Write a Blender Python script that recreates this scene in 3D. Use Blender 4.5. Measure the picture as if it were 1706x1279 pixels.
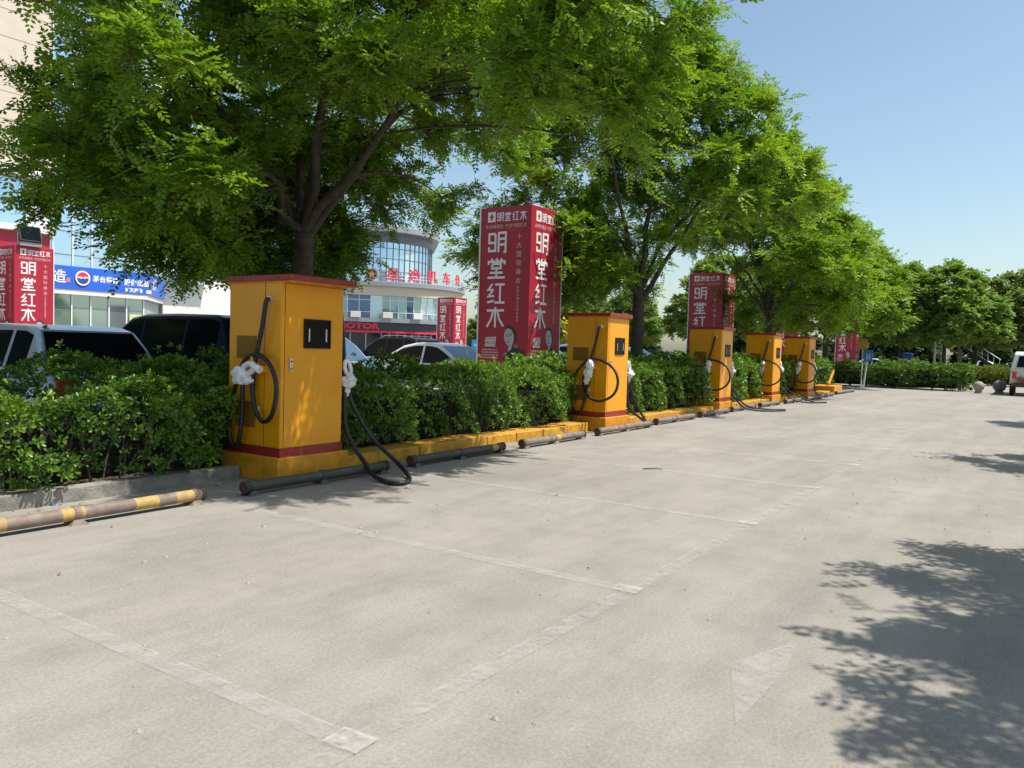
import bpy, bmesh, math, random
import numpy as np
from mathutils import Vector, Matrix, Euler
R = math.radians
for o in list(bpy.data.objects): bpy.data.objects.remove(o)
SC = bpy.context.scene
COL = SC.collection

# ------------------------------------------------------------------ camera
# world: +X runs along the row of chargers, +Y towards the hedge, Z up
PITCH, YAW, ROLL, EYE = R(2.636), R(33.66), R(1.7), 1.5
F = Vector((math.cos(PITCH)*math.cos(YAW), math.cos(PITCH)*math.sin(YAW), -math.sin(PITCH)))
R0 = Vector((math.sin(YAW), -math.cos(YAW), 0)); U0 = R0.cross(F)
cr = R0*math.cos(ROLL) + U0*math.sin(ROLL); cu = -R0*math.sin(ROLL) + U0*math.cos(ROLL)
cam = bpy.data.cameras.new('camera'); co = bpy.data.objects.new('camera', cam); COL.objects.link(co)
cam.sensor_width = 36; cam.lens = 1315/1706*36; cam.clip_end = 3000; cam.clip_start = 0.05
co.matrix_world = Matrix(((cr.x, cu.x, -F.x, 0), (cr.y, cu.y, -F.y, 0), (cr.z, cu.z, -F.z, EYE), (0, 0, 0, 1)))
SC.camera = co

# ------------------------------------------------------------------ sky, sun, exposure
SUN_EL, SUN_AZ = R(64), R(-66)          # azimuth from +X
sdir = Vector((math.cos(SUN_EL)*math.cos(SUN_AZ), math.cos(SUN_EL)*math.sin(SUN_AZ), math.sin(SUN_EL)))
W = bpy.data.worlds.new('World'); SC.world = W; W.use_nodes = True
nt = W.node_tree
sky = nt.nodes.new('ShaderNodeTexSky'); sky.sky_type = 'NISHITA'; sky.sun_disc = False
sky.sun_elevation = SUN_EL; sky.sun_rotation = math.atan2(sdir.x, sdir.y)
sky.air_density = 1.0; sky.dust_density = 1.7; sky.ozone_density = 1.1; sky.altitude = 50
bg = nt.nodes['Background']; bg.inputs[1].default_value = 0.133
wb = nt.nodes.new('ShaderNodeMix'); wb.data_type = 'RGBA'; wb.blend_type = 'MULTIPLY'; wb.inputs[0].default_value = 1
wb.inputs[7].default_value = (1.04, 1.065, .985, 1); nt.links.new(sky.outputs[0], wb.inputs[6]); nt.links.new(wb.outputs[2], bg.inputs[0])
sl = bpy.data.lights.new('sun', 'SUN'); sl.energy = 5.0; sl.angle = R(0.53); sl.color = (1.0, 0.95, 0.87)
so = bpy.data.objects.new('sun', sl); COL.objects.link(so)
so.rotation_euler = (-sdir).to_track_quat('-Z', 'Y').to_euler(); so.location = (0, 0, 40)
SC.view_settings.view_transform = 'Standard'; SC.view_settings.look = 'None'
SC.view_settings.exposure = 0.38; SC.view_settings.gamma = 1.0
SC.cycles.max_bounces = 8; SC.cycles.transparent_max_bounces = 12
try: SC.cycles.use_denoising = True
except Exception: pass

# ------------------------------------------------------------------ materials
MATS = {}
def mat(name, col, rough=0.6, metal=0.0, var=0.0, scale=6.0, spec=0.5, col2=None, bump=0.0, bscale=40.0, coat=0.0, detail=6.0):
    if name in MATS: return MATS[name]
    m = bpy.data.materials.new(name); m.use_nodes = True; MATS[name] = m
    n = m.node_tree.nodes; l = m.node_tree.links; p = n['Principled BSDF']
    p.inputs['Base Color'].default_value = (*col, 1); p.inputs['Roughness'].default_value = rough
    p.inputs['Metallic'].default_value = metal; p.inputs['Specular IOR Level'].default_value = spec
    p.inputs['Coat Weight'].default_value = coat; p.inputs['Coat Roughness'].default_value = 0.06
    if var > 0 or col2:
        tc = n.new('ShaderNodeTexCoord'); nz = n.new('ShaderNodeTexNoise'); nz.inputs['Scale'].default_value = scale
        nz.inputs['Detail'].default_value = detail; nz.inputs['Roughness'].default_value = 0.65
        l.new(tc.outputs['Object'], nz.inputs['Vector'])
        mx = n.new('ShaderNodeMix'); mx.data_type = 'RGBA'
        c2 = col2 or tuple(max(0, c*(1-var)) for c in col)
        c1 = col if col2 else tuple(min(1, c*(1+var*0.5)) for c in col)
        mx.inputs[6].default_value = (*c1, 1); mx.inputs[7].default_value = (*c2, 1)
        rp = n.new('ShaderNodeValToRGB'); rp.color_ramp.elements[0].position = 0.35; rp.color_ramp.elements[1].position = 0.68
        l.new(nz.outputs[0], rp.inputs[0]); l.new(rp.outputs[0], mx.inputs[0]); l.new(mx.outputs[2], p.inputs['Base Color'])
    if bump > 0:
        tc = n.new('ShaderNodeTexCoord'); nz = n.new('ShaderNodeTexNoise'); nz.inputs['Scale'].default_value = bscale
        nz.inputs['Detail'].default_value = 5; l.new(tc.outputs['Object'], nz.inputs['Vector'])
        b = n.new('ShaderNodeBump'); b.inputs['Strength'].default_value = bump; b.inputs['Distance'].default_value = 0.02
        l.new(nz.outputs[0], b.inputs['Height']); l.new(b.outputs[0], p.inputs['Normal'])
    return m

def leaf_mat(name, c1, c2, trans, rough=0.45, tw=0.4, spec=0.4):
    m = bpy.data.materials.new(name); m.use_nodes = True; MATS[name] = m
    n = m.node_tree.nodes; l = m.node_tree.links; p = n['Principled BSDF']
    at = n.new('ShaderNodeAttribute'); at.attribute_name = 'tint'
    mx = n.new('ShaderNodeMix'); mx.data_type = 'RGBA'
    mx.inputs[6].default_value = (*c1, 1); mx.inputs[7].default_value = (*c2, 1)
    l.new(at.outputs['Fac'], mx.inputs[0]); l.new(mx.outputs[2], p.inputs['Base Color'])
    p.inputs['Roughness'].default_value = rough; p.inputs['Specular IOR Level'].default_value = spec
    t = n.new('ShaderNodeBsdfTranslucent')
    m2 = n.new('ShaderNodeMix'); m2.data_type = 'RGBA'; m2.blend_type = 'MULTIPLY'; m2.inputs[0].default_value = 1
    l.new(mx.outputs[2], m2.inputs[6]); m2.inputs[7].default_value = (*trans, 1); l.new(m2.outputs[2], t.inputs[0])
    ms = n.new('ShaderNodeMixShader'); ms.inputs[0].default_value = tw
    l.new(p.outputs[0], ms.inputs[1]); l.new(t.outputs[0], ms.inputs[2]); l.new(ms.outputs[0], n['Material Output'].inputs[0])
    return m

# asphalt: dusty pale surface with aggregate speckle, stains and tyre drag
def asphalt():
    m = bpy.data.materials.new('asphalt'); m.use_nodes = True
    n = m.node_tree.nodes; l = m.node_tree.links; p = n['Principled BSDF']
    tc = n.new('ShaderNodeTexCoord')
    def noise(scale, detail=6, rough=0.6, sx=1, sy=1):
        mp = n.new('ShaderNodeMapping'); mp.inputs['Scale'].default_value = (sx, sy, 1); l.new(tc.outputs['Object'], mp.inputs[0])
        z = n.new('ShaderNodeTexNoise'); z.inputs['Scale'].default_value = scale; z.inputs['Detail'].default_value = detail
        z.inputs['Roughness'].default_value = rough; l.new(mp.outputs[0], z.inputs['Vector']); return z.outputs[0]
    def ramp(s, a, b, c0, c1):
        r = n.new('ShaderNodeValToRGB'); r.color_ramp.elements[0].position = a; r.color_ramp.elements[1].position = b
        r.color_ramp.elements[0].color = (*c0, 1); r.color_ramp.elements[1].color = (*c1, 1); l.new(s, r.inputs[0]); return r.outputs[0]
    def mul(a, b):
        x = n.new('ShaderNodeMix'); x.data_type = 'RGBA'; x.blend_type = 'MULTIPLY'; x.inputs[0].default_value = 1
        l.new(a, x.inputs[6]); l.new(b, x.inputs[7]); return x.outputs[2]
    base = ramp(noise(0.35, 8, 0.62), 0.3, 0.72, (0.273, 0.254, 0.223), (0.342, 0.322, 0.287))
    drag = ramp(noise(0.9, 7, 0.7, 0.25, 1.6), 0.33, 0.6, (0.81, 0.82, 0.83), (1.0, 1.0, 1.0))
    blot = ramp(noise(2.2, 9, 0.72), 0.3, 0.55, (0.84, 0.84, 0.85), (1, 1, 1))
    grit = ramp(noise(55, 4, 0.8), 0.28, 0.66, (0.72, 0.72, 0.73), (1.14, 1.13, 1.11))
    fine = ramp(noise(220, 2, 0.8), 0.3, 0.7, (0.8, 0.8, 0.8), (1.12, 1.12, 1.12))
    c = mul(mul(mul(mul(base, drag), blot), grit), fine)
    l.new(c, p.inputs['Base Color']); p.inputs['Roughness'].default_value = 0.93; p.inputs['Specular IOR Level'].default_value = 0.25
    b = n.new('ShaderNodeBump'); b.inputs['Strength'].default_value = 0.16; b.inputs['Distance'].default_value = 0.004
    l.new(noise(110, 4, 0.75), b.inputs['Height']); l.new(b.outputs[0], p.inputs['Normal'])
    return m

def faded_paint(name, col, lo, hi, alpha, scale=5.0):
    m = bpy.data.materials.new(name); m.use_nodes = True
    n = m.node_tree.nodes; l = m.node_tree.links; p = n['Principled BSDF']
    p.inputs['Base Color'].default_value = (*col, 1); p.inputs['Roughness'].default_value = 0.85
    tc = n.new('ShaderNodeTexCoord'); z = n.new('ShaderNodeTexNoise'); z.inputs['Scale'].default_value = scale
    z.inputs['Detail'].default_value = 10; z.inputs['Roughness'].default_value = 0.75; l.new(tc.outputs['Object'], z.inputs['Vector'])
    r = n.new('ShaderNodeValToRGB'); r.color_ramp.elements[0].position = lo; r.color_ramp.elements[1].position = hi
    r.color_ramp.elements[0].color = (0, 0, 0, 1); r.color_ramp.elements[1].color = (alpha, alpha, alpha, 1); l.new(z.outputs[0], r.inputs[0])
    t = n.new('ShaderNodeBsdfTransparent'); ms = n.new('ShaderNodeMixShader')
    l.new(r.outputs[0], ms.inputs[0]); l.new(t.outputs[0], ms.inputs[1]); l.new(p.outputs[0], ms.inputs[2])
    l.new(ms.outputs[0], n['Material Output'].inputs[0])
    return m

def glass_mat(name, col, metal=0.6, rough=0.05):
    return mat(name, col, rough, metal, spec=0.8)

M_asph = asphalt()
M_line = faded_paint('faded white paint', (0.5, 0.49, 0.46), 0.37, 0.60, 0.40, 8)
M_lin2 = faded_paint('worn away paint', (0.5, 0.49, 0.46), 0.40, 0.64, 0.36, 7)
M_block = faded_paint('white paint patch', (0.58, 0.57, 0.54), 0.34, 0.66, 0.46, 12)
M_soil = mat('soil', (0.10, 0.075, 0.05), 0.95, var=0.5, scale=9, bump=0.6)
M_yel = mat('yellow cabinet paint', (0.76, 0.315, 0.004), 0.34, var=0.07, scale=2.5, spec=0.45, bump=0.02, bscale=9)
M_yelp = mat('yellow plinth paint', (0.64, 0.265, 0.008), 0.6, var=0.28, scale=7, bump=0.25, bscale=30)
M_yelk = mat('yellow kerb paint', (0.62, 0.32, 0.014), 0.7, col2=(0.33, 0.16, 0.03), scale=9, bump=0.3, bscale=25)
M_grk = mat('grey kerb concrete', (0.24, 0.23, 0.20), 0.9, var=0.4, scale=6, bump=0.4)
M_red = mat('dark red cap paint', (0.27, 0.022, 0.022), 0.4, var=0.15, scale=5)
M_seam = mat('seam shadow gap', (0.09, 0.045, 0.004), 0.7)
M_blk = mat('black rubber', (0.014, 0.014, 0.016), 0.42, var=0.4, scale=25, spec=0.5)
M_scr = mat('black screen glass', (0.004, 0.004, 0.005), 0.2, spec=0.12)
M_scrf = mat('screen frame', (0.008, 0.008, 0.008), 0.5, spec=0.2)
M_chr = mat('steel handle', (0.62, 0.62, 0.62), 0.3, 0.7)
M_whp = mat('crumpled white plastic', (0.78, 0.79, 0.80), 0.35, var=0.2, scale=22, spec=0.6)
M_lab = mat('white label', (0.78, 0.77, 0.74), 0.6)
M_vent = mat('vent mesh', (0.26, 0.13, 0.006), 0.6)
M_pipe = mat('weathered grey pipe', (0.22, 0.185, 0.155), 0.7, col2=(0.10, 0.085, 0.07), scale=8, bump=0.2)
M_pipeb = mat('brown painted pipe', (0.15, 0.105, 0.085), 0.65, col2=(0.24, 0.19, 0.16), scale=10, bump=0.2)
M_piped = mat('shaded black green pipe', (0.035, 0.045, 0.042), 0.6, col2=(0.07, 0.07, 0.06), scale=9)  # green-black pipe, with the tree shade darkened into its colour
M_pipey = mat('faded yellow band', (0.48, 0.32, 0.08), 0.75, col2=(0.30, 0.21, 0.1), scale=14)
M_rust = mat('rusty brown end', (0.07, 0.042, 0.03), 0.8, var=0.4, scale=20)
M_bark = mat('bark', (0.095, 0.078, 0.062), 0.9, col2=(0.045, 0.037, 0.03), scale=9, bump=0.8, bscale=22)
M_pred = mat('red billboard vinyl', (0.40, 0.018, 0.042), 0.42, var=0.06, scale=1.0)
M_pwh = mat('white print', (0.80, 0.78, 0.76), 0.55)
M_ppk = mat('pale pink print', (0.66, 0.50, 0.48), 0.55)
M_pfa = mat('grey portrait print', (0.52, 0.47, 0.45), 0.55, var=0.15, scale=6)
M_pdk = mat('dark portrait print', (0.035, 0.035, 0.042), 0.55)
M_pgr = mat('grey stripe print', (0.30, 0.30, 0.34), 0.55)
M_stone = mat('granite', (0.33, 0.30, 0.27), 0.8, var=0.3, scale=30, bump=0.2)
M_stone2 = mat('shaded granite', (0.16, 0.145, 0.15), 0.8, var=0.3, scale=30, bump=0.2)  # for the ball in shade, its shade put into the stone colour
M_beige = mat('beige stone cladding', (0.62, 0.54, 0.43), 0.7, var=0.06, scale=1.5)
M_wht = mat('white cladding', (0.74, 0.72, 0.69), 0.55, var=0.05, scale=0.8)
M_grey = mat('grey metal', (0.33, 0.34, 0.37), 0.4, 0.3)
M_dkgrey = mat('dark grey cladding', (0.045, 0.045, 0.055), 0.5)
M_mull = mat('white mullion', (0.75, 0.77, 0.78), 0.4)
M_mulld = mat('dark mullion', (0.12, 0.15, 0.19), 0.4)
M_gl1 = glass_mat('sky blue glass', (0.46, 0.64, 0.80), 0.75)
M_gl2 = glass_mat('green blue glass', (0.26, 0.40, 0.45), 0.6)
M_gl3 = glass_mat('deep blue glass', (0.10, 0.17, 0.33), 0.5)
M_gl4 = glass_mat('dark storefront glass', (0.03, 0.04, 0.055), 0.2)
M_gl5 = glass_mat('pale curtain glass', (0.55, 0.68, 0.74), 0.5)
M_bsign = mat('blue sign board', (0.025, 0.13, 0.62), 0.4)
M_sred = mat('red sign letters', (0.75, 0.03, 0.06), 0.45)
M_gold = mat('gold trim', (0.55, 0.33, 0.10), 0.4, 0.4)
M_carg = mat('tinted car glass', (0.006, 0.008, 0.012), 0.10, spec=0.10)
M_wsg = mat('windscreen glass', (0.10, 0.17, 0.25), 0.04, 0.35, spec=0.9)
M_tyre = mat('tyre', (0.015, 0.015, 0.016), 0.85)
M_rim = mat('alloy rim', (0.5, 0.5, 0.52), 0.3, 0.8)
M_tail = mat('red lamp lens', (0.6, 0.03, 0.02), 0.2)
M_head = mat('headlamp lens', (0.6, 0.62, 0.65), 0.1, 0.5)
M_trim = mat('black trim', (0.02, 0.02, 0.022), 0.5)
def paint(name, c, met=0.35): return mat(name, c, 0.28, met, coat=0.45)
P_silver = paint('pale silver car paint', (0.55, 0.61, 0.68)); P_navy = mat('navy car paint', (0.010, 0.017, 0.05), 0.3, 0.2, spec=0.25, coat=0.1)
P_blue = paint('light blue car paint', (0.30, 0.42, 0.58)); P_white = paint('white car paint', (0.80, 0.79, 0.79), 0)
P_black = mat('black car paint', (0.014, 0.014, 0.018), 0.3, 0.2, spec=0.25, coat=0.1); P_van = mat('faded van paint', (0.52, 0.55, 0.47), 0.45, var=0.1, scale=3)
L_tree = leaf_mat('scholar tree leaves', (0.08, 0.17, 0.018), (0.30, 0.44, 0.03), (1.25, 1.35, 0.55), 0.5, 0.36)
L_tree2 = leaf_mat('bright tree leaves', (0.09, 0.19, 0.02), (0.31, 0.43, 0.032), (1.25, 1.35, 0.6), 0.5, 0.38)
L_far = leaf_mat('hazed far tree leaves', (0.12, 0.20, 0.045), (0.26, 0.36, 0.075), (1.2, 1.3, 0.6), 0.55, 0.4)  # base colour paled a little to stand in for distance haze
L_fard = leaf_mat('dark conifer leaves', (0.035, 0.075, 0.025), (0.06, 0.115, 0.035), (1.1, 1.2, 0.6), 0.6, 0.25)
L_pale = leaf_mat('pale tree leaves', (0.16, 0.22, 0.06), (0.26, 0.31, 0.09), (1.1, 1.2, 0.6), 0.55, 0.4)
L_yel = leaf_mat('yellow shrub leaves', (0.38, 0.36, 0.03), (0.55, 0.48, 0.03), (1.1, 1.1, 0.5), 0.55, 0.4)
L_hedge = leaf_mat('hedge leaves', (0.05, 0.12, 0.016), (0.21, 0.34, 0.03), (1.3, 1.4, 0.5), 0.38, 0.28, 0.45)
L_hedge2 = leaf_mat('far hedge leaves', (0.055, 0.12, 0.02), (0.18, 0.28, 0.03), (1.3, 1.4, 0.5), 0.4, 0.25, 0.5)

# ------------------------------------------------------------------ tagging and mesh helpers
def tag(o, label=None, cat=None, group=None, kind=None):
    if label: o['label'] = label
    if cat: o['category'] = cat
    if group: o['group'] = group
    if kind: o['kind'] = kind
    return o
def thing(name, label, cat, loc=(0, 0, 0), rz=0.0, group=None):
    o = bpy.data.objects.new(name, None); COL.objects.link(o); o.empty_display_size = 0.2
    o.location = loc; o.rotation_euler = (0, 0, rz); return tag(o, label, cat, group)
def copy_tree(o, parent=None):
    c = o.copy(); COL.objects.link(c)
    if parent: c.parent = parent
    for ch in o.children: copy_tree(ch, c)
    return c
class MB:
    def __init__(s): s.v = []; s.f = []; s.mi = []; s.cur = 0
    def add(s, vs, fs):
        b = len(s.v); s.v += [tuple(p) for p in vs]
        for f in fs: s.f.append(tuple(i+b for i in f)); s.mi.append(s.cur)
        return s
    def box(s, x0, x1, y0, y1, z0, z1):
        return s.add([(x0,y0,z0),(x1,y0,z0),(x1,y1,z0),(x0,y1,z0),(x0,y0,z1),(x1,y0,z1),(x1,y1,z1),(x0,y1,z1)],
                     [(0,3,2,1),(4,5,6,7),(0,1,5,4),(1,2,6,5),(2,3,7,6),(3,0,4,7)])
    def frustum(s, b, t, z0, z1):   # two rectangles (x0,x1,y0,y1)
        p = [(b[0],b[2],z0),(b[1],b[2],z0),(b[1],b[3],z0),(b[0],b[3],z0),(t[0],t[2],z1),(t[1],t[2],z1),(t[1],t[3],z1),(t[0],t[3],z1)]
        return s.add(p, [(0,3,2,1),(4,5,6,7),(0,1,5,4),(1,2,6,5),(2,3,7,6),(3,0,4,7)])
    def tube(s, pts, r, n=8, caps=True):
        pts = [Vector(p) for p in pts]; m = len(pts)
        rs = r if hasattr(r, '__len__') else [r]*m
        vs = []; prev = None
        for i, p in enumerate(pts):
            d = (pts[min(i+1, m-1)] - pts[max(i-1, 0)]).normalized()
            if prev is None:
                a = Vector((0, 0, 1)) if abs(d.z) < 0.9 else Vector((1, 0, 0)); u = d.cross(a).normalized()
            else:
                u = (prev - d*prev.dot(d)).normalized()
            prev = u; w = d.cross(u)
            for k in range(n):
                t = 2*math.pi*k/n; vs.append(p + u*(rs[i]*math.cos(t)) + w*(rs[i]*math.sin(t)))
        fs = [(i*n+k, i*n+(k+1) % n, (i+1)*n+(k+1) % n, (i+1)*n+k) for i in range(m-1) for k in range(n)]
        if caps: fs += [tuple(range(n-1, -1, -1)), tuple((m-1)*n+k for k in range(n))]
        return s.add(vs, fs)
    def cyl(s, a, b, r, n=12): return s.tube([a, b], r, n)
    def extrude(s, poly, mtx, z0, z1):     # poly in local xy, extruded along local z
        n = len(poly); vs = [mtx @ Vector((p[0], p[1], z0)) for p in poly] + [mtx @ Vector((p[0], p[1], z1)) for p in poly]
        fs = [tuple(range(n-1, -1, -1)), tuple(range(n, 2*n))] + [(i, (i+1) % n, n+(i+1) % n, n+i) for i in range(n)]
        return s.add(vs, fs)
    def sphere(s, c, r, nu=16, nv=10, sc=(1, 1, 1)):
        vs = [(c[0], c[1], c[2]-r*sc[2])]
        for j in range(1, nv):
            ph = -math.pi/2 + math.pi*j/nv
            for i in range(nu):
                t = 2*math.pi*i/nu; vs.append((c[0]+r*sc[0]*math.cos(ph)*math.cos(t), c[1]+r*sc[1]*math.cos(ph)*math.sin(t), c[2]+r*sc[2]*math.sin(ph)))
        vs.append((c[0], c[1], c[2]+r*sc[2])); fs = []
        for i in range(nu):
            fs.append((0, 1+(i+1) % nu, 1+i)); fs.append((len(vs)-1, 1+(nv-2)*nu+i, 1+(nv-2)*nu+(i+1) % nu))
        for j in range(nv-2):
            for i in range(nu): fs.append((1+j*nu+i, 1+j*nu+(i+1) % nu, 1+(j+1)*nu+(i+1) % nu, 1+(j+1)*nu+i))
        return s.add(vs, fs)
    def build(s, name, mats, parent=None, smooth=False, bevel=0.0, angle=40, loc=None):
        me = bpy.data.meshes.new(name); me.from_pydata(s.v, [], s.f); me.validate()
        if not isinstance(mats, (list, tuple)): mats = [mats]
        for m in mats: me.materials.append(m)
        if len(mats) > 1 and len(me.polygons) == len(s.mi): me.polygons.foreach_set('material_index', s.mi)
        if smooth:
            me.polygons.foreach_set('use_smooth', [True]*len(me.polygons))
            try: me.set_sharp_from_angle(angle=R(angle))
            except Exception: pass
        bm = bmesh.new(); bm.from_mesh(me)
        if all(len(e.link_faces) == 2 for e in bm.edges): bmesh.ops.recalc_face_normals(bm, faces=bm.faces); bm.to_mesh(me)
        bm.free(); me.update()
        o = bpy.data.objects.new(name, me); COL.objects.link(o)
        if parent: o.parent = parent
        if loc: o.location = loc
        if bevel:
            b = o.modifiers.new('bevel', 'BEVEL'); b.width = bevel; b.segments = 2; b.limit_method = 'ANGLE'; b.angle_limit = R(35)
        return o
def np_mesh(name, V, quads, material, parent=None, tint=None, smooth=False):
    me = bpy.data.meshes.new(name); n = len(V); k = len(quads); s = quads.shape[1]
    me.vertices.add(n); me.vertices.foreach_set('co', np.ascontiguousarray(V, dtype=np.float32).ravel())
    me.loops.add(k*s); me.loops.foreach_set('vertex_index', np.ascontiguousarray(quads, dtype=np.int32).ravel())
    me.polygons.add(k); me.polygons.foreach_set('loop_start', np.arange(0, k*s, s, dtype=np.int32))
    if smooth: me.polygons.foreach_set('use_smooth', np.ones(k, dtype=bool))
    me.update(calc_edges=True)
    if tint is not None:
        a = me.attributes.new('tint', 'FLOAT', 'FACE'); a.data.foreach_set('value', np.ascontiguousarray(tint, dtype=np.float32))
    me.materials.append(material)
    o = bpy.data.objects.new(name, me); COL.objects.link(o)
    if parent: o.parent = parent
    return o
def smooth_path(pts, n=8):
    P = [Vector(p) for p in pts]; P = [P[0]*2-P[1]] + P + [P[-1]*2-P[-2]]; out = []
    for i in range(1, len(P)-2):
        for k in range(n):
            t = k/n; a, b, c, d = P[i-1], P[i], P[i+1], P[i+2]
            out.append(0.5*((2*b)+(c-a)*t+(2*a-5*b+4*c-d)*t*t+(3*b-a-3*c+d)*t**3))
    out.append(P[-2]); return out
def text_mesh(body, size, spacing=1.0, align='CENTER', extrude=0.0, offset=0.0):
    c = bpy.data.curves.new('text', 'FONT'); c.body = body; c.size = size; c.space_line = spacing; c.align_x = align; c.align_y = 'CENTER'
    c.extrude = extrude; c.offset = offset; c.resolution_u = 2
    o = bpy.data.objects.new('text', c); COL.objects.link(o)
    dg = bpy.context.evaluated_depsgraph_get(); me = bpy.data.meshes.new_from_object(o.evaluated_get(dg))
    bpy.data.objects.remove(o); bpy.data.curves.remove(c); return me
def add_text(mb, body, size, mtx, **k):
    me = text_mesh(body, size, **k); mb.add([mtx @ v.co for v in me.vertices], [tuple(p.vertices) for p in me.polygons]); bpy.data.meshes.remove(me)
def face_mtx(origin, xdir, up=(0, 0, 1)):
    x = Vector(xdir).normalized(); y = Vector(up); z = x.cross(y)
    return Matrix(((x.x, y.x, z.x, origin[0]), (x.y, y.y, z.y, origin[1]), (x.z, y.z, z.z, origin[2]), (0, 0, 0, 1)))
UNIT = lambda a: a/np.maximum(np.linalg.norm(a, axis=-1, keepdims=True), 1e-9)

# ------------------------------------------------------------------ setting: ground, kerbs, beds, paint
g = MB(); g.add([(-900,-900,0),(900,-900,0),(900,900,0),(-900,900,0)], [(0,1,2,3)])
tag(g.build('asphalt_ground', M_asph), kind='structure')
def sheet(name, polys, m, z=0.004):
    b = MB()
    for p in polys: b.add([(x, y, z) for x, y in p], [tuple(range(len(p)))])
    return tag(b.build(name, m), kind='structure')
LX = [2.10, 4.50, 6.98, 9.36, 11.8, 14.2, 16.6, 19.0]
sheet('bay_lines', [[(x-0.055, 2.16), (x+0.055, 2.16), (x+0.055, 5.9), (x-0.055, 5.9)] for x in LX], M_line)
sheet('bay_front_line', [[(-1, 2.0), (22, 2.0), (22, 2.11), (-1, 2.11)]], M_lin2, 0.008)
sheet('line_end_patches', [[(x-0.06, 1.99), (x+0.07, 2.0), (x+0.06, 2.17), (x-0.07, 2.16)] for x in LX[:6]], M_block, 0.012)
sheet('arrow_marking', [[(3.14, 0.95), (3.74, 1.17), (4.26, 0.98), (3.80, 0.93)]], M_line, 0.004)
b = MB(); b.box(-12, 33.2, 7.28, 9.5, -0.05, 0.10)
tag(b.build('planting_bed', M_soil), kind='structure')
b = MB(); b.box(-12, 5.46, 7.14, 7.275, -0.05, 0.135)
tag(b.build('kerb', M_grk, bevel=0.012), kind='structure')
b = MB()
spans = [(6.52, 12.88), (13.98, 19.62), (20.74, 24.6), (25.7, 28.45), (29.55, 33.2)]
rng = random.Random(4)
for x0, x1 in spans:
    n = max(2, round((x1-x0)/0.75)); w = (x1-x0)/n
    for i in range(n):
        dy = rng.uniform(-0.02, 0.02); b.box(x0+i*w+0.004, x0+(i+1)*w-0.004, 6.86+dy, 7.275, -0.05, 0.155+rng.uniform(-.012, .012))
tag(b.build('yellow_kerb', M_yelk, bevel=0.014), kind='structure')

# pebbles and litter on the asphalt: nobody could count them
rs = np.random.RandomState(5); n = 420
px = rs.uniform(1.0, 20, n); py = rs.uniform(-1, 6.3, n); s = rs.uniform(0.004, 0.012, n)
base = np.array([[-1,-1,0],[1,-1,0],[1,1,0],[-1,1,0],[-.5,-.6,.8],[.6,-.5,.7],[.5,.6,.8],[-.6,.5,.6]])
V = (base[None]*s[:, None, None]*rs.uniform(0.6, 1.5, (n, 1, 3)) + np.stack([px, py, np.zeros(n)+.001], 1)[:, None]).reshape(-1, 3)
q = np.array([[4,5,6,7],[0,1,5,4],[1,2,6,5],[2,3,7,6],[3,0,4,7]]); Q = (q[None]+8*np.arange(n)[:, None, None]).reshape(-1, 4)
M_peb = mat('pebbles', (0.30, 0.27, 0.22), 0.9, var=0.5, scale=60)
tag(np_mesh('gravel_grains', V, Q, M_peb), 'loose pale grit scattered over the asphalt lot', 'grit', kind='stuff')
n = 520; rs = np.random.RandomState(8)
px = rs.uniform(1.5, 33, n); py = 7.22-np.abs(rs.normal(0, .42, n)); py[:34] = rs.uniform(1, 6.5, 34); px[:34] = rs.uniform(2, 20, 34); ok = np.ones(n, bool)
for cx in (5.48, 12.92, 19.67, 24.66, 28.5): ok &= ~((px > cx-.1) & (px < cx+1.1) & (py > 6.4))
ok &= (py < 6.8) | (px < 5.3); px = px[ok]; py = py[ok]; n = len(px); a = rs.uniform(0, 6.28, n); l = rs.uniform(.012, .03, n); w = l*rs.uniform(.3, .5, n)
lf = np.stack([np.stack([px-np.cos(a)*l, py-np.sin(a)*l, rs.uniform(.003, .01, n)], 1), np.stack([px+np.sin(a)*w, py-np.cos(a)*w, rs.uniform(.004, .02, n)], 1), np.stack([px+np.cos(a)*l, py+np.sin(a)*l, rs.uniform(.003, .014, n)], 1), np.stack([px-np.sin(a)*w, py+np.cos(a)*w, rs.uniform(.004, .02, n)], 1)], 1).reshape(-1, 3)
tag(np_mesh('leaf_litter', lf, np.arange(4*n).reshape(-1, 4), mat('dry leaf', (.26, .17, .06), .8, col2=(.12, .10, .03), scale=3)), 'dry fallen leaves scattered by the kerb and wheel stops', 'leaf litter', kind='stuff')
b = MB(); b.tube([(9.25, 4.12, .012), (9.35, 4.02, .018), (9.42, 3.93, .010)], [0.008, .007, .004], 5)
tag(b.build('twig', M_bark), 'thin dark twig lying on the open asphalt', 'twig')

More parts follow.
